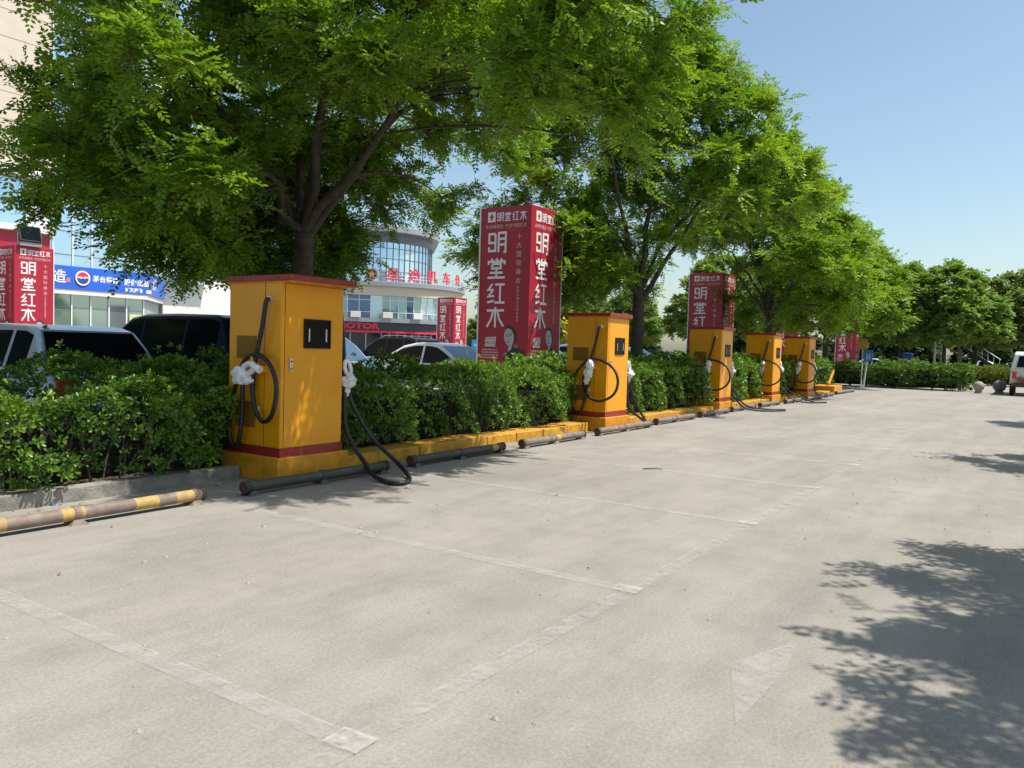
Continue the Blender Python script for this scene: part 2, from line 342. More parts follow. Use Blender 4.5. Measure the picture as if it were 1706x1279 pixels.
# ------------------------------------------------------------------ wheel stops
def wheel_stop(x0, x1, y, label, m, bands=(), m2=None, ends=M_rust):
    L = x1-x0; t = thing('wheel_stop', label, 'wheel stop', (x0, y, 0), 0, 'pipe wheel stops along the charger row')
    r = 0.053; z = 0.083; b = MB(); cuts = sorted(set([0, L] + [c for a in bands for c in a]))
    for a, c in zip(cuts[:-1], cuts[1:]):
        b.cur = 1 if any(p[0] <= (a+c)/2 <= p[1] for p in bands) else 0
        b.tube([(a, 0, z), (c, 0, z)], r, 16, caps=False)
    b.build('pipe', [m, M_pipey], t, smooth=True)
    for a in (0.0, L):
        e = MB(); s = -1 if a == 0 else 1; e.cyl((a-s*0.03, 0, z), (a+s*0.012, 0, z), r+0.008, 16); e.build('end_cap', ends, t, smooth=True)
    for a in (0.08, L/2, L-0.08):
        c = MB(); c.frustum((a-.07, a+.07, -.07, .07), (a-.03, a+.03, -.045, .045), 0.0, 0.045); c.tube([(a-.025, 0, z), (a+.025, 0, z)], r+.006, 16)
        c.build('bracket', m2 or m, t)
    return t
wheel_stop(2.12, 4.40, 6.29, 'brown pipe wheel stop with yellow bands, before the grey kerb', M_pipeb, [(0.45, .62), (1.02, 1.2), (1.62, 1.83), (2.0, 2.18)])
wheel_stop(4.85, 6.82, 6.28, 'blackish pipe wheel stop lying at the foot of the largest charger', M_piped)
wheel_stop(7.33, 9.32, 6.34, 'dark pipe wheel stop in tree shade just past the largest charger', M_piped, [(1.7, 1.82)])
wheel_stop(9.83, 11.73, 6.34, 'sunlit grey pipe wheel stop just before the second charger', M_pipe, [(0.95, 1.1)])
wheel_stop(12.28, 14.55, 6.36, 'grey pipe wheel stop at the foot of the sunlit second charger', M_pipe)
wheel_stop(15.05, 17.2, 6.46, 'grey pipe wheel stop between the second and third chargers', M_pipe)
wheel_stop(17.7, 19.7, 6.50, 'grey pipe wheel stop just before the third charger from the front', M_pipe)
wheel_stop(20.1, 22.1, 6.55, 'grey pipe wheel stop under the looped cable of the third charger', M_pipe)
wheel_stop(22.6, 24.6, 6.55, 'grey pipe wheel stop just before the fourth charger', M_pipe)
wheel_stop(25.1, 27.1, 6.5, 'grey pipe wheel stop between the fourth and the farthest charger', M_pipe)
wheel_stop(27.6, 29.6, 6.45, 'grey pipe wheel stop at the foot of the farthest charger', M_pipe)
wheel_stop(30.2, 32.4, 6.6, 'grey pipe wheel stop before the empty yellow plinth', M_pipe)
wheel_stop(33.5, 37.0, 6.7, 'farthest pipe wheel stop beside the empty yellow plinth', M_pipe)

# ------------------------------------------------------------------ chargers
def crumple(mb, c, r, seed, sc=(1, 1, 1), amp=0.35):
    rr = np.random.RandomState(seed); a = len(mb.v); mb.sphere((0, 0, 0), 1, 14, 9)
    for i in range(a, len(mb.v)):
        p = Vector(mb.v[i]); k = r*(1+amp*(rr.rand()-0.4)); mb.v[i] = (c[0]+p.x*k*sc[0], c[1]+p.y*k*sc[1], c[2]+p.z*k*sc[2])
def ribbed(p, r):      # corrugated hose: even steps with alternating radius
    out = [p[0]]; acc = 0.0
    for a, b_ in zip(p[:-1], p[1:]):
        d = (b_-a).length; t = 0.011-acc
        while t <= d: out.append(a.lerp(b_, t/d)); t += 0.011
        acc = d-(t-0.011)
    return out, [r*(1.0 if (i//2) % 2 else 0.88) for i in range(len(out))]
def charger(x, y, label, style=0, cap_front=0.07, ground=None, seed=1):
    t = thing('ev_charger', label, 'charger', (x, y, 0), 0, 'yellow charging cabinets along the hedge')
    b = MB(); b.box(0, 1.02, 0, 0.95, 0, 0.268); b.build('plinth', M_yelp, t, bevel=0.012)
    b = MB(); b.box(0.05, 0.955, 0.036, 0.885, 0.268, 0.362); b.build('base_band', M_red, t, bevel=0.004)
    bd = MB(); bd.box(0.044, 0.925, 0.03, 0.885, 0.362, 2.122); bd = bd.build('cabinet_body', M_yel, t, bevel=0.012)
    s = MB()
    s.box(0.089, 0.0935, 0.027, 0.0305, 0.37, 2.118); s.box(0.041, 0.0445, 0.283, 0.288, 0.37, 2.118); s.box(0.0925, 0.92, 0.027, 0.0305, 2.100, 2.104)
    s.build('door_seam', M_seam, bd)
    c = MB(); c.box(0.012, 0.957, 0.030-cap_front, 0.91, 2.124, 2.19); c.build('cap', M_red, t, bevel=0.006)
    c = MB(); c.box(0.02, 0.95, 0.038-cap_front, 0.90, 2.114, 2.1235); c.build('cap_lip', M_yelp, t)
    # screen on the front door
    sc_ = MB(); sc_.box(0.35, 0.72, 0.022, 0.0302, 1.432, 1.736); sc_ = sc_.build('screen', M_scr, t, bevel=0.003)
    f = MB()
    for q in ((0.35, 0.72, 1.722, 1.742), (0.35, 0.72, 1.426, 1.446)): f.box(q[0], q[1], 0.012, 0.028, q[2], q[3])
    for q in ((0.344, 0.362), (0.708, 0.726)): f.box(q[0], q[1], 0.013, 0.028, 1.428, 1.74)
    f.build('screen_frame', M_scrf, sc_, bevel=0.002)
    for xs_ in (0.405, 0.650): f = MB(); f.box(xs_, xs_+.016, 0.012, 0.0225, 1.50, 1.64); f.build('side_strip', M_chr, sc_)
    h = MB(); h.box(0.155, 0.19, 0.012, 0.0305, 1.18, 1.318); h = h.build('door_handle', M_chr, t, bevel=0.004)
    for z in (1.205, 1.285): k = MB(); k.cyl((0.1725, 0.013, z), (0.1725, 0.008, z), 0.010, 10); k.build('handle_lock', M_scrf, h)
    for (z0, z1) in ((1.30, 1.545), (0.56, 0.84)):          # louvred vents, both on the side face
        v = MB(); v.box(0.038, 0.0445, 0.42, 0.745, z0, z1)
        nn = 13
        for i in range(nn):
            z = z0+(i+0.5)*(z1-z0)/nn; v.box(0.030, 0.0385, 0.425, 0.74, z-0.004, z+0.004)
        for i in range(9):
            yy = 0.425+(i+0.5)*0.035; v.box(0.032, 0.0382, yy-0.003, yy+0.003, z0+.004, z1-.004)
        v.build('vent', M_vent, t)
    for side, X in ((-1, 0.044), (1, 0.925)):
        o = MB(); o.tube([(X-side*0.002, 0.17, 1.935), (X+side*0.05, 0.17, 1.935)], 0.034, 16); o.build('cable_outlet', M_chr if style == 0 else M_lab, t, smooth=True)
        hd = MB(); hd.tube(smooth_path([(X, 0.34, 1.24), (X+side*.09, 0.36, 1.27), (X+side*.10, 0.36, 1.33), (X+side*.06, 0.31, 1.345), (X, 0.29, 1.30)], 5), 0.016, 8)
        hd.box(min(X, X+side*.07), max(X, X+side*.07), 0.24, 0.30, 1.16, 1.23); hd.build('cable_holder', M_yel if side < 0 else M_scrf, t, smooth=True)
        lb = MB(); lb.box(min(X, X+side*.003), max(X, X+side*.003), 0.36, 0.45, 0.735, 0.79); lb.build('label_plate', M_lab, t)
    def loop(cx, cy, cz, ry, rz, a0, a1, n=22, tilt=0.0):
        return [(cx+tilt*math.sin(R(a0+(a1-a0)*i/n)), cy+ry*math.cos(R(a0+(a1-a0)*i/n)), cz+rz*math.sin(R(a0+(a1-a0)*i/n))) for i in range(n+1)]
    X = 0.044
    cb = MB(); rad = 0.026
    # outlet, drop to the holder, one coil round the corner, second hanging bight up to the connector
    p = smooth_path([(X-.05, .17, 1.935), (X-.075, .185, 1.90), (X-.075, .235, 1.66), (X-.07, .31, 1.42), (X-.07, .37, 1.22)], 6)
    if style == 0:
        ry, rz, cy, cz = 0.225, 0.325, 0.16, 0.975
        p += smooth_path([(X-.07, .385, 1.15), (X-.08, .37, .92), (X-.09, .29, .73), (X-.11, .15, .648), (X-.13, .0, .73), (X-.135, -.07, .95), (X-.12, -.02, 1.14), (X-.10, .13, 1.29), (X-.09, .30, 1.345),
                          (X-.11, .45, 1.30), (X-.12, .54, 1.15), (X-.10, .66, .92), (X-.09, .75, .60), (X-.09, .72, .40), (X-.10, .62, .33), (X-.11, .54, .45), (X-.11, .50, .75), (X-.12, .49, 1.05)], 6)
        con = (X-.12, .47, 1.16)
    else:
        p += smooth_path([(X-.07, .42, 1.12), (X-.08, .47, .98), (X-.09, .42, .74), (X-.11, .26, .60), (X-.13, .03, .585), (X-.14, -.20, .72), (X-.14, -.27, .95), (X-.12, -.17, 1.17), (X-.10, .05, 1.30), (X-.09, .28, 1.335),
                          (X-.11, .45, 1.25), (X-.11, .60, 1.08), (X-.10, .72, .86), (X-.09, .74, .60), (X-.09, .62, .36), (X-.10, .50, .34), (X-.11, .42, .55), (X-.12, .33, .95)], 6)
        con = (X-.13, .31, 1.10)
    p, rr_ = ribbed(p, rad); cb.tube(p, rr_, 10)
    cable = cb.build('charging_cable', M_blk, t, smooth=True)
    w = MB()
    if style == 0:                                         # D-shaped wrapped handle, nose towards the holder
        ring = [(con[0], con[1]-.07+.10*math.cos(R(a)), con[2]+.035+.052*math.sin(R(a))+.05*math.cos(R(a))*-0.5) for a in range(0, 361, 20)]
        w.tube(ring, 0.03, 8, caps=False); w.tube([(con[0], con[1]-.14, con[2]+.075), (con[0], con[1]-.26, con[2]+.03)], [0.036, 0.042], 10)
        crumple(w, (con[0]-.01, con[1]+.06, con[2]-.05), 0.10, seed, (0.6, 1.0, 0.9), 0.5); crumple(w, (con[0], con[1]-.04, con[2]-.085), 0.06, seed+9, (0.8, 1.3, 0.7), 0.6)
    else:
        crumple(w, (con[0], con[1], con[2]+.12), 0.075, seed, (0.7, 1.0, 1.2), 0.55); crumple(w, (con[0], con[1]+.03, con[2]-.02), 0.085, seed+3, (0.6, 1.0, 1.0), 0.6)
        crumple(w, (con[0], con[1]+.06, con[2]-.16), 0.065, seed+5, (0.6, .8, 1.1), 0.6)
        if style == 2:
            crumple(w, (con[0], con[1]+.0, con[2]-.30), 0.035, seed+6, (0.6, .8, 2.2), 0.4); crumple(w, (con[0], con[1]+.02, con[2]-.45), 0.055, seed+7, (0.6, 1.4, .8), 0.6)
    w.build('wrapped_connector', M_whp, cable)
    # second cable, hanging off the far side and out over the wheel stop
    X = 0.925; c2 = MB()
    q = [(X+.05, .17, 1.935), (X+.07, .15, 1.88), (X+.075, .10, 1.5), (X+.075, .07, 1.0), (X+.075, .04, .55)]
    q += ground or [(X+.10, .0, .30), (X+.25, -.06, .08), (X+.45, .0, .05), (X+.5, .2, .3), (X+.4, .35, .7)]
    q += [(X+.115, .085, 1.02)]
    p2, rr2 = ribbed(smooth_path(q, 8), rad); c2.tube(p2, rr2, 10); c2 = c2.build('charging_cable', M_blk, t, smooth=True)
    w = MB(); k = (X+.105, .075, 1.13)
    ring = [(k[0]+.0+.045*math.cos(R(a))-.02*math.sin(R(a)), k[1]-.02, k[2]+.08+.085*math.sin(R(a))) for a in range(0, 361, 20)]
    w.tube(ring, 0.024, 8, caps=False)
    crumple(w, (k[0]+.02, k[1]-.02, k[2]-.07), 0.085, seed+20, (1.0, 1.0, 0.9), 0.6); crumple(w, (k[0], k[1], k[2]-.18), 0.05, seed+21, (.8, 1, 1.4), 0.5)
    w.build('wrapped_connector', M_whp, c2)
    return t
gl1 = [(1.02, -.10, .30), (1.0, -.26, .165), (.90, -.50, .05), (.76, -.86, .028), (.86, -1.0, .028), (1.14, -.82, .03), (1.36, -.46, .12), (1.27, -.1, .42), (1.12, .05, .78)]
charger(5.48, 6.56, 'largest yellow charger in tree shade, its cable trailing on the asphalt', 0, 0.17, gl1, 1)
charger(12.92, 6.53, 'sunlit yellow charger, second in the row, beside the big red pylon', 1, 0.055, [(1.05, -.02, .35), (1.25, -.1, .22), (1.5, -.2, .06), (1.62, -.1, .08), (1.45, .12, .55)], 2)
gl3 = [(1.02, -.10, .30), (1.1, -.3, .10), (1.35, -.62, .03), (1.9, -1.0, .028), (2.3, -1.02, .028), (2.1, -.6, .03), (1.5, -.2, .14), (1.25, .1, .6)]
charger(19.67, 6.72, 'third yellow charger from the front, a half shaded one before a red pylon', 2, 0.055, gl3, 3)
charger(24.66, 6.78, 'fourth yellow charger from the front with a cable end lying on asphalt', 1, 0.055, [(1.02, -.1, .4), (1.15, -.3, .12), (1.6, -.75, .03), (2.3, -1.1, .03), (2.0, -.8, .03), (1.4, -.1, .4)], 4)
charger(28.5, 6.62, 'farthest yellow charger in the row, next to the empty plinth', 1, 0.055, None, 5)
t = thing('empty_plinth', 'empty yellow plinth with a leaning yellow board on top', 'plinth', (33.4, 6.75, 0))
b = MB(); b.box(0, 1.5, 0, 0.9, 0, 0.34); b.build('plinth', M_yelp, t, bevel=0.015)
b = MB(); b.extrude([(0, 0), (1.0, 0), (1.0, 0.12), (0, 0.12)], Matrix.Translation((0.5, 0.35, 0.345)) @ Matrix.Rotation(R(-32), 4, 'Y') @ Matrix.Rotation(R(90), 4, 'X'), 0, 0.05); b.build('board', M_yelp, t)

# ------------------------------------------------------------------ red advertising pylons
STROKES = {
 'ming': [[(.40,.93),(.05,.93),(.05,.50),(.40,.50)],[(.40,.93),(.40,.10),(.05,.10),(.05,.30)],[(.58,.03),(.58,.97),(.97,.97),(.97,.03),(.86,.03)],[(.58,.68),(.97,.68)],[(.58,.40),(.97,.40)]],
 'tang': [[(.5,1.0),(.5,.84)],[(.2,.98),(.28,.86)],[(.8,.98),(.72,.86)],[(.05,.68),(.05,.83),(.95,.83),(.95,.68)],[(.26,.71),(.74,.71),(.74,.50),(.26,.50),(.26,.71)],[(.5,.50),(.5,.03)],[(.14,.28),(.86,.28)],[(.02,.04),(.98,.04)]],
 'hong': [[(.30,.97),(.06,.68),(.36,.68)],[(.36,.68),(.07,.35),(.40,.38)],[(.03,.06),(.40,.14)],[(.46,.94),(.98,.94)],[(.74,.94),(.74,.05)],[(.44,.05),(1.0,.05)]],
 'mu': [[(.02,.84),(.98,.84)],[(.5,1.0),(.5,.0)],[(.37,.80),(.28,.42),(.04,.02)],[(.63,.80),(.72,.42),(.96,.06)]]}
def stroke_char(mb, key, u, v, w, h, th, M, z0=0.004):
    for i, st in enumerate(STROKES[key]):
        pts = [Vector((u+a*w, v+b*h, 0)) for a, b in st]; z = z0+i*0.0012
        L = []; Rr = []
        for k, p in enumerate(pts):
            d1 = (p-pts[k-1]).normalized() if k > 0 else None; d2 = (pts[k+1]-p).normalized() if k < len(pts)-1 else None
            d = ((d1 or d2)+(d2 or d1)).normalized(); nrm = Vector((-d.y, d.x, 0)); sc = 1/max(0.5, abs(d.dot(d1 or d2)))
            ext = Vector((0, 0, 0))
            L.append(p+nrm*th/2*sc); Rr.append(p-nrm*th/2*sc)
        for k in range(len(pts)-1):
            zz = z+0.0003*k
            q = [Rr[k], Rr[k+1], L[k+1], L[k]]
            mb.add([M @ Vector((a.x, a.y, zz)) for a in q], [(0, 1, 2, 3)])
def pylon(x, y, label):
    t = thing('advertising_pylon', label, 'billboard', (x, y, 0), 0, 'red advertising pylons in the car park')
    S, H = 1.5, 4.95
    b = MB(); b.box(0, S, 0, S, 0, H); b.build('pylon_body', M_pred, t, bevel=0.01)
    e = MB()
    for cx, cy in ((S, 0), (0, S), (S, S)): e.box(cx-.02, cx+.012, cy-.012, cy+.02, 0, H+.01)
    e.build('edge_trim', M_pwh, t)
    for org, xd in (((0, S, 0), (0, -1, 0)), ((0, 0, 0), (1, 0, 0))):
        M = face_mtx(org, xd)
        l = MB(); w = 0.54; th = 0.058
        for key, v in (('ming', 3.83), ('tang', 3.2), ('hong', 2.58), ('mu', 1.99)): stroke_char(l, key, 0.25, v, w, 0.5, th, M)
        for i, key in enumerate(('ming', 'tang', 'hong', 'mu')): stroke_char(l, key, 0.50+i*.225, 4.60, 0.19, 0.21, 0.026, M)
        l.build('lettering', M_pwh, t)
        lg = MB(); lg.extrude([(.22, 4.59), (.45, 4.59), (.45, 4.84), (.22, 4.84)], M, 0.001, 0.004); lg = lg.build('emblem', M_pwh, t)
        r = MB(); r.extrude([(.31, 4.63), (.36, 4.63), (.36, 4.70), (.40, 4.70), (.335, 4.80), (.27, 4.70), (.31, 4.70)], M, 0.005, 0.007); r.build('emblem_mark', M_pred, lg)
        s = MB()
        T = lambda u, v, z=0.003: M @ Matrix.Translation((u, v, z))
        add_text(s, '永世典藏会  代言中国红木', 0.105, T(.77, 4.47)); add_text(s, '十\n大\n国\n际\n峰\n会', 0.155, T(1.17, 3.66), spacing=1.38)
        add_text(s, '永\n世\n珍\n藏\n红\n木\n家\n具\n典\n范', 0.078, T(1.17, 2.56), spacing=1.14)
        s.build('slogan', M_ppk, t)
        k = MB(); rr = random.Random(3)                      # seal-like emblem above small print
        for i in range(9):
            u = .24+.036*i; k.extrude([(u, 1.56), (u+.016, 1.56), (u+.03, 1.56+.11+.12*rr.random()), (u+.014, 1.56+.12+.12*rr.random())], M, 0.002, 0.004+.0005*i)
        for i, (u0, u1, v) in enumerate(((.22, .56, 1.66), (.25, .53, 1.72), (.23, .55, 1.54), (.23, .55, 1.515))): k.extrude([(u0, v), (u1, v), (u1, v+.018), (u0, v+.018)], M, 0.002, 0.009+.0006*i)
        k.build('seal', M_pwh, t)
        k = MB()
        for j in range(4):
            u = .14
            while u < .62:
                d = rr.uniform(.02, .05); k.extrude([(u, 1.42-.065*j), (u+d, 1.42-.065*j), (u+d, 1.452-.065*j), (u, 1.452-.065*j)], M, 0.002, 0.004); u += d+rr.uniform(.012, .03)
        k.build('fine_print', M_ppk, t)
        pj = MB(); pj.extrude([(.76, .2), (1.44, .2), (1.44, 1.36), (1.36, 1.45), (1.2, 1.5), (1.08, 1.54), (.93, 1.42), (.82, 1.28)], M, 0.001, 0.005)
        pj = pj.build('portrait', M_pdk, t)
        ell = lambda cu, cv, ru, rv, n=20, rot=0.0: [(cu+ru*math.cos(2*math.pi*i/n)*math.cos(rot)-rv*math.sin(2*math.pi*i/n)*math.sin(rot), cv+ru*math.cos(2*math.pi*i/n)*math.sin(rot)+rv*math.sin(2*math.pi*i/n)*math.cos(rot)) for i in range(n)]
        hh = MB(); hh.extrude(ell(.985, 1.80, .175, .245, 20, .2), M, 0.006, 0.008); hh.build('portrait_hair', M_pdk, pj)
        fa = MB(); fa.extrude(ell(.955, 1.755, .145, .215, 20, .2), M, 0.009, 0.011); fa.extrude([(.93, 1.40), (1.03, 1.46), (1.06, 1.62), (.95, 1.6)], M, 0.0065, 0.0085); fa.build('portrait_face', M_pfa, pj)
        ft = MB()
        for (u, v, a, c) in ((.895, 1.775, .028, .010), (1.0, 1.80, .030, .010), (.89, 1.81, .04, .009), (1.005, 1.84, .042, .009), (.93, 1.70, .022, .010), (.935, 1.635, .05, .011)): ft.extrude(ell(u, v, a, c, 10, .2), M, 0.012, 0.013)
        ft.build('portrait_features', M_pdk, pj)
        st = MB()
        for i in range(5): st.extrude([(.84+.115*i, .25), (.87+.115*i, .25), (.95+.09*i, 1.30-.03*i), (.935+.09*i, 1.30-.03*i)], M, 0.006, 0.008)
        st.build('portrait_stripes', M_pgr if xd[0] else M_pdk, pj)
    return t
py1 = pylon(16.1, 10.3, 'big red pylon rising over the hedge just left of the second charger')
def more_pylon(x, y, label):
    c = copy_tree(py1); c.location = (x, y, 0); c['label'] = label; return c
more_pylon(32.9, 11.3, 'red pylon standing behind the third charger under overhanging branches')
more_pylon(49.7, 12.3, 'red pylon mostly hidden behind the fourth and farthest chargers')
more_pylon(66.4, 12.0, 'red pylon far down the row behind the blue post sign')
more_pylon(15.0, 33.6, 'red pylon at the left edge of the photo with a floodlight above it')
more_pylon(44.4, 34.7, 'small distant red pylon in front of the round building')

t = thing('floodlight', 'black floodlight tilted on a bracket atop the leftmost red pylon', 'floodlight', (15.55, 33.55, 4.95))
b = MB(); b.extrude([(-.42, -.33), (.42, -.33), (.42, .33), (-.42, .33)], Matrix.Translation((0, 0, .48)) @ Matrix.Rotation(R(72), 4, 'X'), -0.06, 0.06); b.build('lamp_housing', M_trim, t, bevel=0.02)
b = MB(); b.extrude([(-.37, -.28), (.37, -.28), (.37, .28), (-.37, .28)], Matrix.Translation((0, 0, .48)) @ Matrix.Rotation(R(72), 4, 'X'), 0.061, 0.066); b.build('lamp_glass', M_carg, t)
b = MB(); b.box(-.4, .4, -.10, .16, 0, .14); b.cyl((-.44, 0, .05), (-.44, 0, .5), .02); b.cyl((.44, 0, .05), (.44, 0, .5), .02); b.build('bracket', M_grey, t)

# ------------------------------------------------------------------ vegetation
def tubes_np(paths, n):
    Vs = []; Fs = []; off = 0
    for pts, rad in paths:
        pts = np.asarray(pts, float); m = len(pts); d = UNIT(np.gradient(pts, axis=0))
        a = np.where(np.abs(d[:, 2:3]) > .9, np.array([[1., 0, 0]]), np.array([[0, 0, 1.]])); u = UNIT(np.cross(d, a)); w = np.cross(d, u)
        th = 2*np.pi*np.arange(n)/n; rad = np.broadcast_to(np.asarray(rad, float), (m,))
        V = pts[:, None]+rad[:, None, None]*(u[:, None]*np.cos(th)[None, :, None]+w[:, None]*np.sin(th)[None, :, None])
        i = np.arange(m-1)[:, None]*n; k = np.arange(n)[None]; k2 = (k+1) % n
        Fs.append(np.stack([i+k, i+k2, i+n+k2, i+n+k], -1).reshape(-1, 4)+off); Vs.append(V.reshape(-1, 3)); off += m*n
    return np.concatenate(Vs), np.concatenate(Fs)
def bez(a, b, c, n): t = np.linspace(0, 1, n)[:, None]; return (1-t)**2*a+2*t*(1-t)*b+t*t*c

def fronds(rs, P, D, L, pairs, ll, lw, droop=0.25):
    n = len(P); up = np.array([0, 0, 1.]); S = UNIT(np.cross(D, up)+rs.normal(0, .25, (n, 3))); S = UNIT(S-D*np.sum(S*D, 1, keepdims=True)); N = np.cross(S, D)
    t = np.concatenate([np.repeat(np.linspace(.18, .92, pairs), 2), [1.0]]); sg = np.concatenate([np.tile([1., -1.], pairs), [0.]]); k = len(t)
    A = P[:, None]+D[:, None]*(L[:, None]*t)[..., None]; A[..., 2] -= droop*(L[:, None]*t**2)
    dr = D[:, None]*np.where(sg == 0, 1., .42)[None, :, None]+S[:, None]*sg[None, :, None]*.9-N[:, None]*.0+rs.normal(0, .14, (n, k, 3)); dr[..., 2] -= .22; dr = UNIT(dr)
    l = (ll*L/L.mean())[:, None]*rs.uniform(.8, 1.15, (n, k))*np.where(t > .85, .9, 1.)[None]
    Wd = UNIT(np.cross(N[:, None]+rs.normal(0, .25, (n, k, 3)), dr)); wv = l*lw
    tip = A+dr*l[..., None]; mid = A+dr*(l*.45)[..., None]
    V = np.stack([A, mid+Wd*wv[..., None], tip, mid-Wd*wv[..., None]], 2).reshape(-1, 3)
    Q = np.arange(n*k*4).reshape(-1, 4); return V, Q, k

def tree(name, label, x, y, H, fork, rt, CR, base, seed, leaf, clumps=60, tips=11, per=16, fl=.24, pairs=6, ll=.05, lw=.23, group=None, limbs=7, ycut=None, zmin=None, extra=None, lean=(0, 0), spread=.62, top=.42, cat='tree', droop=.25, trunk_mat=None):
    rs = np.random.RandomState(seed); t = thing(name, label, cat, (x, y, 0), 0, group)
    ph = rs.uniform(0, 6.28, 4)
    def env(u, a): return CR*np.clip(np.sin(np.pi*np.clip(u, 0.02, .98)**top), .05, 1)**.55*(1+.13*np.sin(2*a+ph[0])+.11*np.sin(3*a+ph[1])+.07*np.sin(5*a+ph[2]))
    # clump centres, spread apart
    C = []
    tries = 0
    dmin = 1.15*CR*(1.0/clumps)**(1/3)
    while len(C) < clumps and tries < 20000:
        tries += 1
        u = rs.uniform(.02, 1)**.9; a = rs.uniform(0, 6.283); rho = env(u, a)*math.sqrt(rs.uniform(.12, 1))*.92
        z = base+(H-base)*u*.97
        if u < .2 and rho < CR*.42: continue
        if zmin and z < zmin(rho*math.cos(a), rho*math.sin(a)): continue
        p = np.array([rho*math.cos(a)+lean[0]*u, rho*math.sin(a)+lean[1]*u, z])
        if ycut is not None and p[1]+y > ycut-.45: continue
        if tries < 8000 and C and min(np.linalg.norm(p-q) for q in C) < dmin: continue
        C.append(p)
    if extra: C += [np.array(e) for e in extra]
    C = np.array(C)
    fk = np.array([0, 0, fork]); paths = [(np.array([[0, 0, -.05], [0, 0, .12], [.015, .01, fork*.5], [0, 0, fork], [0.0, 0, fork+.2]]), [rt*1.45, rt*1.12, rt, rt*.92, rt*.8])]
    # main limbs rise out of the fork
    ends = []; LP = []; LR = []
    for i in range(limbs):
        a = 6.283*i/limbs+rs.uniform(-.35, .35); k = rs.uniform(.45, .72); hz = base+(H-base)*rs.uniform(.32, .62)
        if i == 0: k = .1; hz = base+(H-base)*.8
        e = np.array([CR*k*math.cos(a)+lean[0]*.5, CR*k*math.sin(a)+lean[1]*.5, hz])
        if ycut is not None and e[1]+y > ycut-1.0: e[1] = ycut-1.0-y
        s0 = fk+np.array([0, 0, rs.uniform(-.25, .3)]); m = s0+(e-s0)*.45+np.array([0, 0, (.10 if i % 2 else -.05)*(H-fork)]); m[:2] *= .75
        pts = bez(s0, m, e, 9)+np.concatenate([np.zeros((1, 3)), rs.normal(0, .05, (7, 3)), np.zeros((1, 3))]); rad = np.linspace(rt*.47, rt*.10, 9)
        paths.append((pts, rad)); LP.append(pts[2:]); LR.append(rad[2:])
    LP = np.concatenate(LP); LR = np.concatenate(LR)
    thin = []; fine = []; FP = []; FD = []
    for c in C:
        d = np.linalg.norm(LP-c, axis=1)+.8*np.maximum(0, LP[:, 2]-c[2]); j = np.argmin(d); a = LP[j]
        m = (a+c)/2+np.array([0, 0, .12*np.linalg.norm(c-a)])+rs.normal(0, .08, 3); pts = bez(a, m, c, 6)
        thin.append((pts, np.linspace(max(.012, LR[j]*.5), .010, 6)))
        out = UNIT(c-np.array([0, 0, fork])); sz = spread*rs.uniform(.75, 1.25)*CR/4.2
        for _ in range(tips):
            o = rs.normal(0, 1, 3); o = UNIT(o+out*.5)*sz*rs.uniform(.35, 1.15); o[2] *= .62
            e = c+o; dirn = UNIT(o+out*.35*sz); m = (c+e)/2+np.array([0, 0, .05])
            fine.append((bez(c, m, e, 3), np.array([.008, .006, .003])))
            tt = rs.uniform(.15, 1.05, per)[:, None]
            FP.append(c+o*tt+rs.normal(0, .035, (per, 3))); FD.append(UNIT(dirn*.55+rs.normal(0, .62, (per, 3))*np.array([1, 1, .6])+np.array([0, 0, -.06])))
    V, Q = tubes_np(paths, 10); np_mesh('trunk', V, Q, trunk_mat or M_bark, t, smooth=True)
    V1, Q1 = tubes_np(thin, 5); V2, Q2 = tubes_np(fine, 3); np_mesh('branches', np.concatenate([V1, V2]), np.concatenate([Q1, Q2+len(V1)]), trunk_mat or M_bark, t, smooth=True)
    FP = np.concatenate(FP); FD = np.concatenate(FD); n = len(FP); L = fl*rs.uniform(.7, 1.25, n)
    if ycut is not None: k = FP[:, 1]+y < ycut-.1; FP = FP[k]; FD = FD[k]; L = L[k]; n = len(FP)
    V, Q, k = fronds(rs, FP, FD, L, pairs, ll, lw, droop)
    cl = np.repeat(rs.rand(len(C)), tips*per)
    tint = np.clip(rs.beta(2, 2.4, n)*.7+.3*(cl[:n] if len(cl) >= n else 0), 0, 1)
    np_mesh('crown', V, Q, leaf, t, tint=np.repeat(tint, k))
    return t
RG = 'scholar trees growing in the hedge'
def ring(n, a0, a1, r0, r1, z0, z1, seed):
    r = random.Random(seed); return [(lambda a, q: (q*math.cos(a), q*math.sin(a), r.uniform(z0, z1)))(a0+(a1-a0)*(i+.5)/n+r.uniform(-.1, .1), r.uniform(r0, r1)) for i in range(n)]
